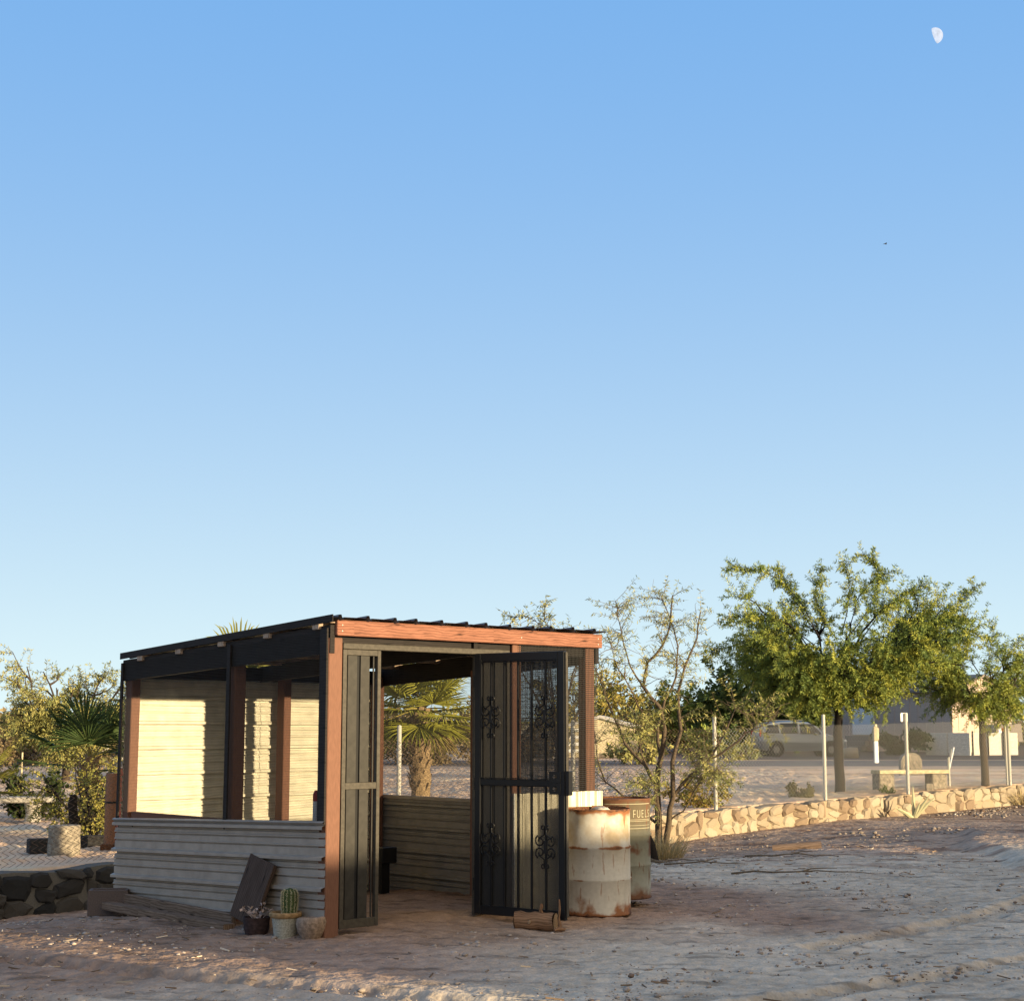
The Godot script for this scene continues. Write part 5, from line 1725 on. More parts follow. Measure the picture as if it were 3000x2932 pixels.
func build_far_plants() -> void:
	# countable bushes and trees beyond the yard
	var list := [
		[-17.0, 58.0, 3.0, 1.6, DRY, "brown leafless thicket beyond the yard at far left"],
		[-12.5, 62.0, 2.6, 1.8, DRY, "tan thicket behind the left palm"],
		[-8.0, 66.0, 3.2, 2.2, DRY, "brown brush directly behind the shed"],
		[-3.2, 60.0, 3.0, 2.3, DRY, "dark bare scrub behind the doorway palm"],
		[-0.2, 64.0, 2.4, 2.2, DRY, "bare scrub to the right of the doorway palm"],
		[3.6, 84.0, 2.8, 4.4, YELLOWISH, "yellow green tree above the cream barn roof"],
		[6.6, 88.0, 2.8, 4.3, YELLOWISH, "pale yellow tree right of the gabled barn"],
		[9.6, 89.0, 2.6, 4.2, OLIVE, "olive tree between the mesquite and the dark tree"],
		[4.7, 60.0, 1.4, 1.3, GREY_GREEN, "grey green bush before the gabled barn"],
		[19.6, 80.5, 1.5, 1.3, DARK_GREEN, "dark low bush between the house door and the pale wall"],
		[9.9, 79.0, 1.6, 1.6, OLIVE, "rounded olive bush left of the silver car"],
		[9.7, 68.0, 0.9, 1.1, GREY_GREEN, "grey green bush at the tail of the silver car"],
		[11.5, 92.0, 3.4, 3.6, DARK_GREEN, "dark tree above the silver car's roof"],
		[15.0, 95.0, 3.0, 3.4, DARK_GREEN, "dark tree between the car and the tan house"],
	]
	for q in list:
		var w: float = q[2]
		var h: float = q[3]
		var far: float = q[1]
		crown_tree("tree" if h > 2.5 else "brush", q[5], V(q[0], 0.25, far), {
			"fork": Vector3(0, h * 0.15, 0), "r": 0.05 * h, "center": Vector3(0, h * 0.55, 0), "size": Vector3(w, h * 0.5, w * 0.7), "limbs": 10, "forks": 3, "shoots": int(170 * w / 2.0), "len": 0.28 * w, "up": 0.25,
			"pal": q[4], "leaf": 0.0033 * far, "leaves": 30.0 if h > 2.5 else 36.0, "droop": 0.1, "hang": 0.15, "slim": 0.2, "bark": "bark", "twig": 0.012}, "tree" if h > 2.5 else "bush", "trees and brush beyond the yard")
	# the far brush line that reads as one mass
	var lv := MB.new()
	lv.colored = true
	for k in 26000:
		var d := rf(105, 150)
		var x := rf(-0.62, 0.62) * d
		var top := 2.2 + 1.6 * nz.get_noise_2d(x * 0.05, 3.0) + 1.0 * nz.get_noise_2d(x * 0.3, 8.0)
		var y := 0.2 + top * pow(rng.randf(), 0.8)
		var t: Color = (GREY_GREEN if nz.get_noise_2d(x * 0.08, 20.0) > -0.1 else DRY)[rng.randi() % 3]
		var kk := rf(0.7, 1.2)
		lv.col = Color(t.r * kk, t.g * kk, t.b * kk)
		var dd := (rv() + Vector3.UP * 0.5).normalized() * rf(0.4, 0.8)
		lv.leaf(V(x, y, d), dd, perp(dd.normalized()) * 0.16)
	var o := obj("far_brush", lv, M.leaf)
	tag(o, "far line of desert brush along the horizon", "brush", "", "stuff")


# ---------------------------------------------------------------- yard things and far buildings

func build_yard_things() -> void:
	# rusty column and square post, left
	var root := thing("rusty_column", "rusty round steel column left of the shed's back corner", "post", on_ground(-5.1, 20.4))
	var mb := MB.new()
	mb.tube([Vector3(0, 0.05, 0), Vector3(0, 0.5, 0), Vector3(0, 0.95, 0)], [0.078, 0.077, 0.078], 20)
	obj("pipe", mb, M.rust_pale, root)
	mb = MB.new()
	mb.box(Vector3(0, 0.02, 0), Vector3(0.2, 0.1, 0.2), 0.01)
	obj("base_block", mb, M.rust, root)
	mb = MB.new()
	mb.tube([Vector3(0, 0.575, 0), Vector3(0, 0.6, 0)], [0.083, 0.083], 20)
	obj("band", mb, M.black_metal, root)
	mb = MB.new()
	mb.box(Vector3(0, 0.49, 0), Vector3(0.10, 1.06, 0.10), 0.006)
	var o := obj("square_post", mb, M.maroon)
	o.position = on_ground(-4.94, 20.25)
	tag(o, "dark red square post between the rusty column and the shed", "post")
	mb = MB.new()
	mb.lathe([Vector2(0.0, 0.0), Vector2(0.195, 0.0), Vector2(0.198, 0.10), Vector2(0.19, 0.22), Vector2(0.194, 0.355), Vector2(0.18, 0.375), Vector2(0.0, 0.38)], 24)
	o = obj("concrete_footing", mb, M.concrete)
	o.position = on_ground(-5.50, 19.75, -0.02)
	tag(o, "tan round concrete footing lying behind the left fence", "concrete footing")
	mb = MB.new()
	mb.box(Vector3(0, 0.07, 0), Vector3(0.28, 0.18, 0.2), 0.012, Basis(Vector3.UP, 0.5))
	o = obj("dark_block", mb, M.stone_dark)
	o.position = on_ground(-5.95, 20.25)
	tag(o, "dark block half hidden behind the concrete footing", "block", "dark blocks by the shrub")
	mb = MB.new()
	mb.box(Vector3(0, 0.06, 0), Vector3(0.5, 0.16, 0.2), 0.012, Basis(Vector3.UP, 0.1))
	o = obj(numbered("dark_block"), mb, M.stone_dark)
	o.position = on_ground(-5.35, 20.9)
	tag(o, "low dark block at the foot of the left shrub", "block", "dark blocks by the shrub")
	# white stone bench at the left edge
	root = thing("stone_bench", "white stone bench at the left edge behind the fence", "bench", V(-8.1, 0.05, 25.6), 0.1)
	mb = MB.new()
	mb.box(Vector3(0, 0.42, 0), Vector3(1.5, 0.09, 0.42), 0.015)
	obj("seat", mb, M.concrete_white, root)
	for x in [-0.45, 0.45]:
		mb = MB.new()
		mb.lathe([Vector2(0.0, -0.05), Vector2(0.19, -0.05), Vector2(0.19, 0.0), Vector2(0.14, 0.2), Vector2(0.18, 0.374), Vector2(0.0, 0.375)], 4, Vector3(x, 0, 0), Basis(Vector3.UP, PI / 4))
		obj("leg", mb, M.concrete_white, root)
	# pale boulders
	for q in [[-6.55, 25.9, 0.2, "pinkish boulder right of the white bench"], [-5.9, 25.0, 0.16, "small pale boulder behind the concrete footing"]]:
		mb = MB.new()
		stone_shape(mb, 90 + int(q[2] * 100), 4, 0.35)
		o = obj(numbered("boulder"), mb, M.stone_pale)
		o.position = on_ground(q[0], q[1], 0.08)
		o.basis = Basis.from_scale(Vector3(1.3, 0.8, 1.0) * q[2])
		tag(o, q[3], "boulder", "boulders behind the left fence")
	# thin yellow stake
	mb = MB.new()
	mb.tube([Vector3(0, 0, 0), Vector3(0, 0.95, 0)], [0.022, 0.02], 6)
	o = obj("stake", mb, M.barn_cream)
	o.position = V(-11.2, 0.1, 36.5)
	tag(o, "thin yellow stake standing before the far left brush", "stake")
	# right yard: bench on two stone pedestals
	root = thing("plank_bench", "plank bench on two stone blocks behind the right fence", "bench", on_ground(7.85, 31.5), 0.28)
	mb = MB.new()
	mb.box(Vector3(0, 0.335, 0), Vector3(1.55, 0.075, 0.36), 0.01)
	obj("plank", mb, M.barn_cream, root)
	for x in [-0.6, 0.56]:
		mb = MB.new()
		mb.box(Vector3(x, 0.12, 0), Vector3(0.34, 0.355, 0.3), 0.025)
		obj("leg", mb, M.concrete, root)
	mb = MB.new()
	mb.box(Vector3(0, 0.06, 0), Vector3(0.13, 0.14, 0.12), 0.01)
	o = obj(numbered("loose_block"), mb, M.concrete)
	o.position = on_ground(8.05, 30.9)
	tag(o, "small pale block under the plank bench", "block")
	# arched marker
	root = thing("arched_marker", "arched concrete block standing behind the plank bench", "stone marker", on_ground(9.85, 39.5))
	mb = MB.new()
	var prof := [Vector2(-0.255, -0.1), Vector2(-0.255, 0.36), Vector2(-0.20, 0.48), Vector2(-0.10, 0.55), Vector2(0.10, 0.55), Vector2(0.20, 0.48), Vector2(0.255, 0.36), Vector2(0.255, -0.1)]
	var fr := []
	var bk := []
	for p in prof:
		fr.append(Vector3(p.x, p.y, 0.14)); bk.append(Vector3(p.x, p.y, -0.14))
	mb.face(fr, Vector3(0, 0, 1)); mb.face(bk, Vector3(0, 0, -1))
	for i in 7: mb.face([fr[i], fr[i + 1], bk[i + 1], bk[i]], Vector3(prof[i + 1].y - prof[i].y, prof[i].x - prof[i + 1].x, 0).normalized())
	obj("block", mb, M.concrete, root)
	for k in 7:
		mb = MB.new()
		mb.box(Vector3(-0.21 + k * 0.07, 0.16, 0.146), Vector3(0.03, 0.4, 0.012), 0.003)
		obj("flute", mb, M.concrete, root)
	# standpipes
	root = thing("standpipe", "short upright water pipe right of the plank bench", "pipe", on_ground(8.72, 31.9))
	mb = MB.new()
	mb.tube([Vector3(0, -0.1, 0), Vector3(0, 0.58, 0)], [0.026, 0.026], 8)
	mb.tube([Vector3(0, 0.58, 0), Vector3(0.05, 0.60, 0), Vector3(0.06, 0.75, 0)], [0.014, 0.014, 0.014], 7)
	obj("pipe", mb, M.galvanised, root)
	root = thing("hook_pipe", "thin hooked pipe leaning before the white wall", "pipe", V(13.2, 0.25, 48.0))
	mb = MB.new()
	mb.tube([Vector3(-0.22, 0.0, 0), Vector3(-0.14, 0.02, 0), Vector3(-0.06, 0.14, 0), Vector3(0.06, 0.6, 0), Vector3(0.1, 0.78, 0)], [0.02, 0.02, 0.02, 0.02, 0.02], 7)
	obj("pipe", mb, M.white_paint, root)
	# far: boulder, utility pedestal, white rail fence
	mb = MB.new()
	stone_shape(mb, 123, 4, 0.4)
	o = obj(numbered("boulder"), mb, M.stone_tan)
	o.transform = Transform3D(Basis.from_scale(Vector3(0.36, 0.26, 0.3)), V(15.35, 0.45, 72.5))
	tag(o, "orange boulder at the roadside right of the silver car", "boulder")
	root = thing("utility_pedestal", "cream utility pedestal beside the road before the house door", "utility box", V(14.15, 0.25, 62.0))
	mb = MB.new()
	mb.box(Vector3(0, 0.42, 0), Vector3(0.16, 0.86, 0.14), 0.02)
	obj("post", mb, M.white_paint, root)
	mb = MB.new()
	mb.box(Vector3(0, 1.12, 0), Vector3(0.24, 0.56, 0.18), 0.05)
	mb.lathe([Vector2(0.0, 0.1), Vector2(0.06, 0.1), Vector2(0.08, 0.0)], 12, Vector3(0, 1.40, 0))
	obj("meter_box", mb, M.barn_cream, root)
	root = thing("rail_fence", "white rail fence between the two cream barns", "fence", V(2.2, 0.25, 71.0))
	for k in 4:
		mb = MB.new()
		mb.box(Vector3(0.55, 0.35 + k * 0.30, 0), Vector3(1.7, 0.14, 0.04), 0.005)
		obj("rail", mb, M.white_paint, root)
	for x in [-0.3, 0.55, 1.4]:
		mb = MB.new()
		mb.box(Vector3(x, 0.7, -0.06), Vector3(0.1, 1.4, 0.08), 0.005)
		obj("post", mb, M.white_paint, root)


func quadbox(mb: MB, a: Vector3, b: Vector3, y0: float, y1: float) -> void:
	var d := (b - a).normalized()
	mb.face([a + Vector3.UP * y0, b + Vector3.UP * y0, b + Vector3.UP * y1, a + Vector3.UP * y1], Vector3(-d.z, 0, d.x))


func gable(root: Node3D, L: float, W: float, h: float, rise: float, wall: Material, roof: Material, over := 0.25, groove := 0.0) -> void:
	# walls along x (length L) and z (width W), ridge along x
	var w := MB.new()
	var x := L * 0.5
	var z := W * 0.5
	w.face([Vector3(-x, 0, z), Vector3(x, 0, z), Vector3(x, h, z), Vector3(-x, h, z)], Vector3(0, 0, 1))
	w.face([Vector3(-x, 0, -z), Vector3(x, 0, -z), Vector3(x, h, -z), Vector3(-x, h, -z)], Vector3(0, 0, -1))
	for s in [-1.0, 1.0]:
		w.face([Vector3(s * x, 0, -z), Vector3(s * x, 0, z), Vector3(s * x, h, z), Vector3(s * x, h + rise, 0), Vector3(s * x, h, -z)], Vector3(s, 0, 0))
	obj("wall", w, wall, root)
	if groove > 0.0:
		var g := MB.new()
		var k := -x + groove
		while k < x - 0.05:
			g.box(Vector3(k, h * 0.5, z + 0.01), Vector3(0.05, h - 0.02, 0.02), 0.0)
			k += groove
		k = -z + groove
		while k < z - 0.05:
			for s in [-1.0, 1.0]: g.box(Vector3(s * (x + 0.01), h * 0.5, k), Vector3(0.02, h - 0.02, 0.05), 0.0)
			k += groove
		stuff(obj("wall_battens", g, wall, root))
	var r := MB.new()
	for s in [-1.0, 1.0]:
		var a := Vector3(0, h + rise + 0.03, 0)
		var e := Vector3(0, h - rise * over / z + 0.03, s * (z + over))
		var nn := Vector3(0, z, s * rise).normalized()
		var lx := x + over
		r.face([a + Vector3(-lx, 0, 0), a + Vector3(lx, 0, 0), e + Vector3(lx, 0, 0), e + Vector3(-lx, 0, 0)], nn)
		r.face([e + Vector3(-lx, 0, 0), e + Vector3(lx, 0, 0), e + Vector3(lx, -0.14, 0), e + Vector3(-lx, -0.14, 0)], Vector3(0, 0, s))
		for t in [-1.0, 1.0]: r.face([a + Vector3(t * lx, 0, 0), e + Vector3(t * lx, 0, 0), e + Vector3(t * lx, -0.14, 0), a + Vector3(t * lx, -0.14, 0)], Vector3(t, 0, 0))
		r.face([a + Vector3(-lx, -0.14, 0), a + Vector3(lx, -0.14, 0), e + Vector3(lx, -0.14, 0), e + Vector3(-lx, -0.14, 0)], -nn)
	obj("roof", r, roof, root)


func build_buildings() -> void:
	# tan house across the road: its long shaded side and lit end meet at the corner (23.8, 86)
	var u := Vector2(0.85, 0.527)                 # along the lit end
	var n := Vector2(-0.527, 0.85)                # along the long side, going back
	var L := 14.5
	var W := 4.7
	var cc := Vector2(23.8, 86.0) + u * W * 0.5 + n * L * 0.5
	var root := thing("house", "tan single storey house with white door across the road", "house", V(cc.x, 0.3, cc.y))
	# local x runs along the long side towards the viewer, local z points to the left (the shaded side)
	root.basis = Basis(Vector3(-n.x, 0, n.y), Vector3.UP, Vector3(-n.x, 0, n.y).cross(Vector3.UP))
	var lx := Vector3(-n.x, 0, n.y)
	root.basis = Basis(lx, Vector3.UP, lx.cross(Vector3.UP))
	gable(root, L, W, 3.45, 0.75, M.house_wall, M.house_roof, 0.3, 0.6)
	var sz := signf((root.basis * Vector3(0, 0, 1)).dot(Vector3(-u.x, 0, u.y))) # z sign of the shaded side
	var zf := sz * (W * 0.5 + 0.03)
	var dx := 0.55
	var door := MB.new()
	door.box(Vector3(dx, 2.0, zf), Vector3(1.75, 2.15, 0.08), 0.01)
	var d := obj("door", door, M.white_paint, root)
	var pn := MB.new()
	for k in 3:
		pn = MB.new()
		pn.box(Vector3(dx - 0.42 + k * 0.42, 2.72, zf + sz * 0.05), Vector3(0.34, 0.55, 0.04), 0.0)
		obj("pane", pn, M.car_glass, d)
	var lamp := MB.new()
	lamp.box(Vector3(dx + 1.25, 2.7, zf + sz * 0.08), Vector3(0.3, 0.3, 0.2), 0.03)
	obj("porch_lamp", lamp, M.dark_open, root)
	for k in 3:
		var step := MB.new()
		step.box(Vector3(dx, 0.15 + k * 0.28, zf + sz * (1.0 - k * 0.3)), Vector3(1.9, 0.3, 0.32), 0.01)
		obj("step", step, M.house_roof, root)
	var win := MB.new()
	win.box(Vector3(L * 0.5 + 0.03, 2.05, 0.1), Vector3(0.06, 1.1, 1.5), 0.01)
	var wo := obj("window", win, M.house_wall, root)
	win = MB.new()
	win.box(Vector3(L * 0.5 + 0.055, 2.05, 0.1), Vector3(0.03, 0.9, 1.3), 0.0)
	obj("pane", win, M.house_wall, wo)
	# pale walls in front of the house
	root = thing("yard_wall", "low pale painted wall turning a corner before the tan house", "wall", V(23.0, 0.2, 80.0))
	for k in 2:
		var a := Vector3(-0.5 - k * 0.95, 0, 0.2 + k * -0.75)
		var mb := MB.new()
		mb.box(a + Vector3(-0.1, 0.58, 0), Vector3(1.13, 1.16, 0.14), 0.01, Basis(Vector3.UP, -0.67))
		obj("panel", mb, M.block_white, root)
	for k in 3:
		var mb := MB.new()
		mb.box(Vector3(0.55 + k * 0.88, 0.58, -0.3 - k * 0.35), Vector3(0.86, 1.16, 0.14), 0.01, Basis(Vector3.UP, 0.38))
		obj("panel", mb, M.block_white, root)
		var p := MB.new()
		p.tube([Vector3(0.12 + k * 0.88, 0, 0.02 - k * 0.35), Vector3(0.12 + k * 0.88, 1.25, 0.02 - k * 0.35)], [0.04, 0.04], 6)
		obj("post", p, M.dark_open, root)
	# grey camper shell behind the wall
	root = thing("camper", "grey camper shell with red and white stripes behind the pale wall", "camper", V(25.5, 0.9, 83.0), 0.15)
	var mb2 := MB.new()
	var pr := [Vector2(-0.65, 0.0), Vector2(-0.65, 0.62), Vector2(-0.45, 0.86), Vector2(0.72, 0.92), Vector2(0.8, 0.0)]
	var f1 := []
	var f2 := []
	for q in pr:
		f1.append(Vector3(q.x, q.y, 0.8)); f2.append(Vector3(q.x, q.y, -0.8))
	mb2.face(f1, Vector3(0, 0, 1)); mb2.face(f2, Vector3(0, 0, -1))
	for i in 4: mb2.face([f1[i], f1[i + 1], f2[i + 1], f2[i]], Vector3(pr[i].y - pr[i + 1].y, pr[i + 1].x - pr[i].x, 0).normalized())
	obj("shell", mb2, M.house_roof, root)
	for x in [-0.45, -0.12]:
		mb2 = MB.new()
		mb2.box(Vector3(x, 0.42, 0.81), Vector3(0.16, 0.55, 0.03), 0.0)
		obj("white_stripe", mb2, M.white_paint, root)
	mb2 = MB.new()
	mb2.box(Vector3(-0.29, 0.42, 0.81), Vector3(0.08, 0.55, 0.03), 0.0)
	obj("red_stripe", mb2, M.lamp_red, root)
	# cream barns
	root = thing("barn", "cream barn with open dark bay and low gable right of the shed", "barn", V(4.25, 0.28, 74.5), PI / 2 - 0.12)
	gable(root, 4.0, 3.1, 1.45, 0.42, M.barn_cream, M.barn_roof, 0.12)
	mb2 = MB.new()
	for y in [1.12, 0.72]:
		mb2 = MB.new()
		mb2.box(Vector3(2.02, y, 0.15), Vector3(0.06, 0.10, 2.5), 0.005)
		obj("trim_board", mb2, M.barn_roof, root)
	mb2 = MB.new()
	mb2.box(Vector3(2.015, 0.34, 0.4), Vector3(0.05, 0.6, 1.6), 0.0)
	obj("bay_door", mb2, M.barn_roof, root)
	mb2 = MB.new()
	mb2.box(Vector3(2.02, 0.75, -1.1), Vector3(0.06, 1.3, 0.14), 0.0)
	obj("corner_post", mb2, M.house_roof, root)
	root = thing("barn", "pale barn with rounded roof seen through the security door", "barn", V(1.15, 0.27, 76.0), PI / 2)
	gable(root, 4.0, 2.1, 1.35, 0.28, M.block_white, M.barn_roof, 0.1)
	mb2 = MB.new()
	mb2.box(Vector3(2.03, 0.6, -0.35), Vector3(0.06, 1.2, 0.75), 0.01)
	obj("door", mb2, M.barn_cream, root)
	# low white shed far left, behind the palm
	root = thing("outbuilding", "low white outbuilding behind the left palm", "outbuilding", V(-17.3, 0.2, 70.0), 0.2)
	gable(root, 3.0, 2.0, 0.95, 0.25, M.white_paint, M.barn_roof, 0.15)
	mb2 = MB.new()
	mb2.box(Vector3(0.3, 0.5, 1.02), Vector3(1.2, 0.7, 0.05), 0.0)
	obj("door", mb2, M.dark_open, root)
	# unseen house-like blocks added behind the camera; heights and gaps shape the drive's shade
	var trav := Vector2(-0.799, 0.602)
	var nv := Vector2(0.602, 0.799)
	for q in [[-9.0, 7.1, 3.6], [7.75, 19.2, 3.27], [21.9, 46.0, 2.75]]:
		var c: Vector2 = trav * -20.0 + nv * (q[0] + q[1]) * 0.5
		var h: float = q[2]
		root = thing("added_shade_block", "unseen stucco block added behind the camera to shade the drive, %s of its row" % ["first", "second", "third"][int(q[0] > 0) + int(q[0] > 15)], "house", V(c.x, 0, c.y))
		var ax := Vector3(nv.x, 0, -nv.y)
		root.basis = Basis(ax, Vector3.UP, ax.cross(Vector3.UP))
		var w := MB.new()
		w.box(Vector3(0, h * 0.5 - 0.2, 0), Vector3(q[1] - q[0], h + 0.4, 8.0), 0.02)
		obj("wall", w, M.stucco, root)
		for s in [-1.0, 1.0]:
			for k in 2:
				w = MB.new()
				w.box(Vector3((k - 0.5) * (q[1] - q[0]) * 0.5, 1.4, s * 4.0), Vector3(1.2, 1.1, 0.06), 0.01)
				obj("window", w, M.car_glass, root)


func build_far_right_shade_block() -> void:  # unseen block added to put the car and far ground in shade
	var trav := Vector2(-0.799, 0.602)
	var nv := Vector2(0.602, 0.799)
	var c: Vector2 = trav * 8.0 + nv * 68.5
	var root := thing("added_shade_block", "unseen stucco block added beyond the right edge to shade the car", "house", V(c.x, 0.25, c.y))
	var ax := Vector3(nv.x, 0, -nv.y)
	root.basis = Basis(ax, Vector3.UP, ax.cross(Vector3.UP))
	var w := MB.new()
	w.box(Vector3(0, 1.9, 0), Vector3(15.5, 3.8, 7.0), 0.02)
	obj("wall", w, M.stucco, root)
	for k in 3:
		w = MB.new()
		w.box(Vector3(-4.5 + k * 4.5, 1.6, -3.5), Vector3(1.3, 1.1, 0.06), 0.01)
		obj("window", w, M.car_glass, root)


func build_car() -> void:
	var root := thing("car", "silver blue sport utility car parked beyond the road", "car", V(13.75, 0.262, 76.5), 0.10)
	# side outline (x forward): stations with sill, belt, roof and half widths
	var st := [[-2.32, 0.55, 0.80, 0.0, 0.70], [-2.28, 0.42, 1.02, 1.05, 0.84], [-2.12, 0.34, 1.06, 1.45, 0.90], [-1.85, 0.30, 1.06, 1.62, 0.92], [-1.2, 0.27, 1.04, 1.70, 0.93], [-0.4, 0.26, 1.02, 1.72, 0.93], [0.35, 0.26, 1.0, 1.66, 0.93], [0.75, 0.27, 1.0, 1.48, 0.93], [1.15, 0.28, 1.0, 1.16, 0.92], [1.5, 0.30, 1.0, 1.02, 0.91], [2.0, 0.34, 0.92, 0.94, 0.88], [2.25, 0.40, 0.80, 0.82, 0.80], [2.36, 0.48, 0.62, 0.63, 0.66]]
	var mb := MB.new()
	var rings := []
	for s in st:
		var top: float = maxf(s[3], s[2] + 0.01)
		var hw: float = s[4]
		var tw := hw * (0.74 if top > s[2] + 0.2 else 0.9)
		rings.append([Vector3(s[0], s[1], hw * 0.93), Vector3(s[0], lerpf(s[1], s[2], 0.55), hw), Vector3(s[0], s[2], hw * 0.97), Vector3(s[0], top - 0.05, tw), Vector3(s[0], top, tw * 0.7), Vector3(s[0], top, -tw * 0.7), Vector3(s[0], top - 0.05, -tw), Vector3(s[0], s[2], -hw * 0.97), Vector3(s[0], lerpf(s[1], s[2], 0.55), -hw), Vector3(s[0], s[1], -hw * 0.93)])
	for i in rings.size() - 1:
		for j in 10:
			var k := (j + 1) % 10
			var c: Vector3 = (rings[i][j] + rings[i + 1][k]) * 0.5
			var nn: Vector3 = (rings[i + 1][j] - rings[i][j]).cross(rings[i][k] - rings[i][j]).normalized()
			if nn.dot(c - Vector3(c.x * 0.8, 0.9, 0)) < 0: nn = -nn
			mb.face([rings[i][j], rings[i + 1][j], rings[i + 1][k], rings[i][k]], nn)
	mb.face(rings[0], Vector3(-1, 0, 0)); mb.face(rings[-1], Vector3(1, 0, 0))
	obj("body", mb, M.car_paint, root)
	for s in [-1.0, 1.0]:
		for q in [[-2.0, -1.25, 1.12, 1.52], [-1.15, -0.25, 1.1, 1.6], [-0.15, 0.75, 1.08, 1.56]]:
			var w := MB.new()
			var x0: float = q[0]
			var x1: float = q[1]
			var zl: float = 0.93 * 0.97 * s + 0.015 * s
			var zt: float = 0.93 * 0.78 * s + 0.015 * s
			var back := 0.18 if x0 < -1.5 else 0.0
			var fwd := 0.38 if x1 > 0.5 else 0.0
			w.face([Vector3(x0, q[2], zl), Vector3(x1 + fwd * 0.5, q[2], zl), Vector3(x1 - fwd * 0.5, q[3], zt), Vector3(x0 + back, q[3], zt)], Vector3(0, 0.3, s).normalized())
			obj("window", w, M.car_glass, root)
		for x in [-1.42, 1.42]:
			var a := MB.new()
			a.lathe([Vector2(0, 0.02), Vector2(0.41, 0.02), Vector2(0.41, -0.1)], 24, Vector3(x, 0.36, 0.92 * s), Basis(Vector3(1, 0, 0), s * PI / 2))
			obj("wheel_arch", a, M.dark_open, root)
			a = MB.new()
			a.lathe([Vector2(0.22, 0.05), Vector2(0.32, 0.055), Vector2(0.355, 0.02), Vector2(0.355, -0.2), Vector2(0.2, -0.2)], 24, Vector3(x, 0.335, 0.90 * s), Basis(Vector3(1, 0, 0), s * PI / 2))
			var wh := obj("wheel", a, M.tyre, root)
			a = MB.new()
			a.lathe([Vector2(0, 0.05), Vector2(0.07, 0.05), Vector2(0.22, 0.035), Vector2(0.225, 0.06), Vector2(0.23, 0.03)], 20, Vector3(x, 0.335, 0.90 * s), Basis(Vector3(1, 0, 0), s * PI / 2))
			obj("rim", a, M.rim_metal, wh)
		var l := MB.new()
		l.box(Vector3(-2.22, 1.12, 0.80 * s), Vector3(0.10, 0.34, 0.12), 0.02)
		obj("tail_lamp", l, M.lamp_red, root)
		l = MB.new()
		l.box(Vector3(2.2, 0.76, 0.70 * s), Vector3(0.22, 0.12, 0.22), 0.03)
		obj("headlight", l, M.lamp_clear, root)
		l = MB.new()
		l.box(Vector3(0.62, 1.08, 1.0 * s), Vector3(0.16, 0.14, 0.18), 0.03)
		obj("mirror", l, M.car_paint, root)
		l = MB.new()
		l.box(Vector3(-0.75, 1.75, 0.58 * s), Vector3(1.9, 0.03, 0.04), 0.005)
		obj("roof_rail", l, M.rim_metal, root)
	var ws := MB.new()
	ws.face([Vector3(1.12, 1.19, 0.62), Vector3(1.12, 1.19, -0.62), Vector3(0.42, 1.68, -0.5), Vector3(0.42, 1.68, 0.5)], Vector3(0.6, 0.8, 0))
	obj("windscreen", ws, M.car_glass, root)
	ws = MB.new()
	ws.box(Vector3(2.33, 0.66, 0), Vector3(0.08, 0.2, 1.0), 0.02)
	obj("grille", ws, M.dark_open, root)
	root.scale = Vector3(0.93, 0.98, 0.95)


func build_sky_things() -> void:
	# half moon: the lit half of a ball, seen a little past the quarter
	var at := Vector3(224.34, 364.86, -792.28)
	var mb := MB.new()
	var R := 4.25
	var view := (Vector3(0, 1.6, 0) - at).normalized()
	var right := Vector3.UP.cross(view).normalized()
	var up := view.cross(right)
	var tilt := -0.30
	var lit := (right * cos(tilt) + up * sin(tilt) * -1.0) * 0.975 + view * 0.20
	lit = lit.normalized()
	var e1 := lit.cross(view).normalized()
	var e2 := lit.cross(e1)
	for i in 10:
		for j in 32:
			var ps := []
			for q in [[i, j], [i + 1, j], [i + 1, j + 1], [i, j + 1]]:
				var th: float = q[0] * PI * 0.5 / 10
				var ph: float = q[1] * TAU / 32
				ps.append((lit * cos(th) + (e1 * cos(ph) + e2 * sin(ph)) * sin(th)) * R)
			if i == 0: ps.remove_at(3)
			mb.face(ps, (ps[0] + ps[1] + ps[2]).normalized())
	var o := obj("moon", mb, M.moon)
	o.position = at
	tag(o, "pale half moon high in the blue sky at upper right", "moon")
	var bird := thing("bird", "tiny dark bird flying below the moon", "bird", Vector3(18.22, 24.96, -74.31), 0.4)
	mb = MB.new()
	mb.tube([Vector3(-0.09, 0, 0), Vector3(-0.03, 0.005, 0), Vector3(0.05, 0.01, 0), Vector3(0.09, 0.005, 0)], [0.004, 0.025, 0.024, 0.006], 8)
	obj("body", mb, M.dark_open, bird)
	for s in [-1.0, 1.0]:
		mb = MB.new()
		mb.flat([Vector3(0.04, 0.012, 0), Vector3(-0.03, 0.012, 0), Vector3(-0.03, 0.035, s * 0.09), Vector3(0.02, 0.035, s * 0.09)])
		mb.flat([Vector3(0.02, 0.035, s * 0.09), Vector3(-0.03, 0.035, s * 0.09), Vector3(-0.04, 0.02, s * 0.18)])
		obj("wing", mb, M.dark_open, bird)


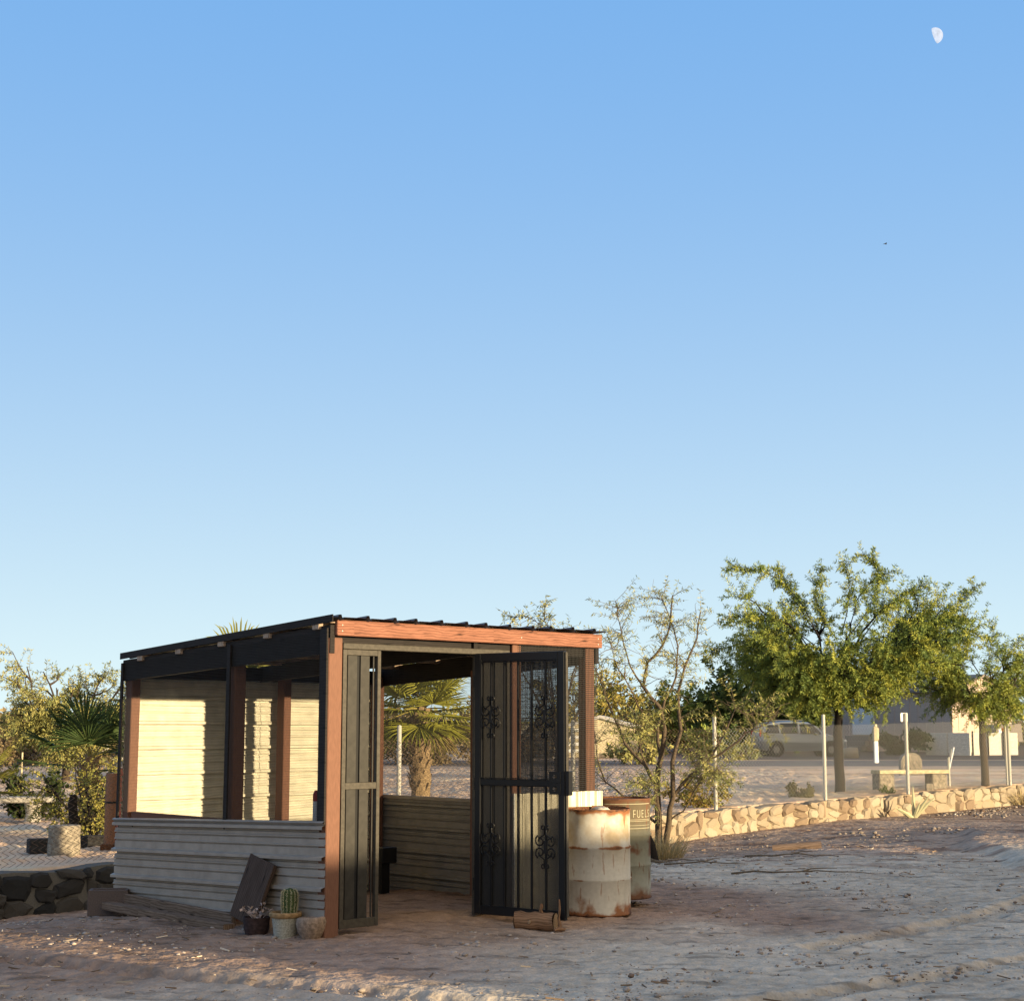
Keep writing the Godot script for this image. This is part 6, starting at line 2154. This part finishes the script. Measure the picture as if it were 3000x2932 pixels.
func _ready() -> void:
	rng.seed = 7
	# camera
	var cam := Camera3D.new()
	cam.name = "camera"
	cam.fov = rad_to_deg(2.0 * atan(952.0 / 3000.0))
	cam.near = 0.1
	cam.far = 3000.0
	cam.position = Vector3(0, 1.6, 0)
	cam.rotation.x = atan(433.0 / 3000.0)
	add_child(cam)
	cam.current = true
	# sky, sun, exposure
	var sm := ProceduralSkyMaterial.new()
	sm.sky_top_color = lin(0.14, 0.395, 0.83)
	sm.sky_horizon_color = lin(0.81, 0.99, 0.99)
	sm.sky_curve = 0.15
	sm.ground_horizon_color = lin(0.5, 0.45, 0.4)
	sm.ground_bottom_color = lin(0.25, 0.2, 0.16)
	sm.sun_angle_max = 90.0
	sm.sun_curve = 1.35
	var sky := Sky.new()
	sky.sky_material = sm
	var env := Environment.new()
	env.background_mode = Environment.BG_SKY
	env.sky = sky
	env.tonemap_mode = Environment.TONE_MAPPER_LINEAR
	env.tonemap_exposure = 2.1
	env.background_energy_multiplier = 1.0 / 2.1
	env.sdfgi_enabled = true
	env.ssao_enabled = true
	env.ssil_enabled = true
	var we := WorldEnvironment.new()
	we.name = "environment"
	we.environment = env
	add_child(we)
	var sun := DirectionalLight3D.new()
	sun.name = "sun"
	sun.light_color = Color(1.0, 0.90, 0.72)
	sun.light_energy = 1.6
	sun.light_angular_distance = 0.5
	sun.shadow_enabled = true
	var el := deg_to_rad(6.2)
	var toward := Vector3(-0.799 * cos(el), -sin(el), -0.602 * cos(el))
	sun.basis = Basis.looking_at(toward, Vector3.UP)
	add_child(sun)

	make_materials()
	mat("agave", lin(0.36, 0.35, 0.22), 0.7)
	var mo := mat("moon", lin(0.02, 0.02, 0.02), 1.0)
	mo.emission_enabled = true
	mo.emission = Color(0.84, 0.88, 0.95)
	mo.emission_energy_multiplier = 0.62
	mo.emission_texture = noise_tex(0.01, 31, 0.8, 1.0, 256, 4)
	mo.emission_operator = BaseMaterial3D.EMISSION_OP_MULTIPLY
	mo.uv1_triplanar = true
	mo.uv1_scale = Vector3.ONE * 0.12

	build_ground()
	build_buildings()
	stone_wall("stone_wall", "fieldstone retaining wall left of the shed, shade put into its dark stones", -14.5, -9.6, -13.6, -10.2, [M.stone_dark, M.stone_shaded_black, M.stone_shaded_grey], M.mortar_shaded, 0.95)  # left wall: shade painted into stone and mortar colours
	stone_wall("stone_wall", "sunlit tan fieldstone wall running below the right fence", -9.58, 14.0, -3.2, 11.4, [M.stone_tan, M.stone_pale, M.stone_pale, M.stone_brown, M.stone_tan, M.stone_brown], M.mortar, 0.95)
	chain_fence()
	build_shed()
	build_shed_things()
	build_plants()
	build_far_plants()
	build_yard_things()
	build_far_right_shade_block()
	build_car()
	build_litter()
	build_chips()
	build_sky_things()
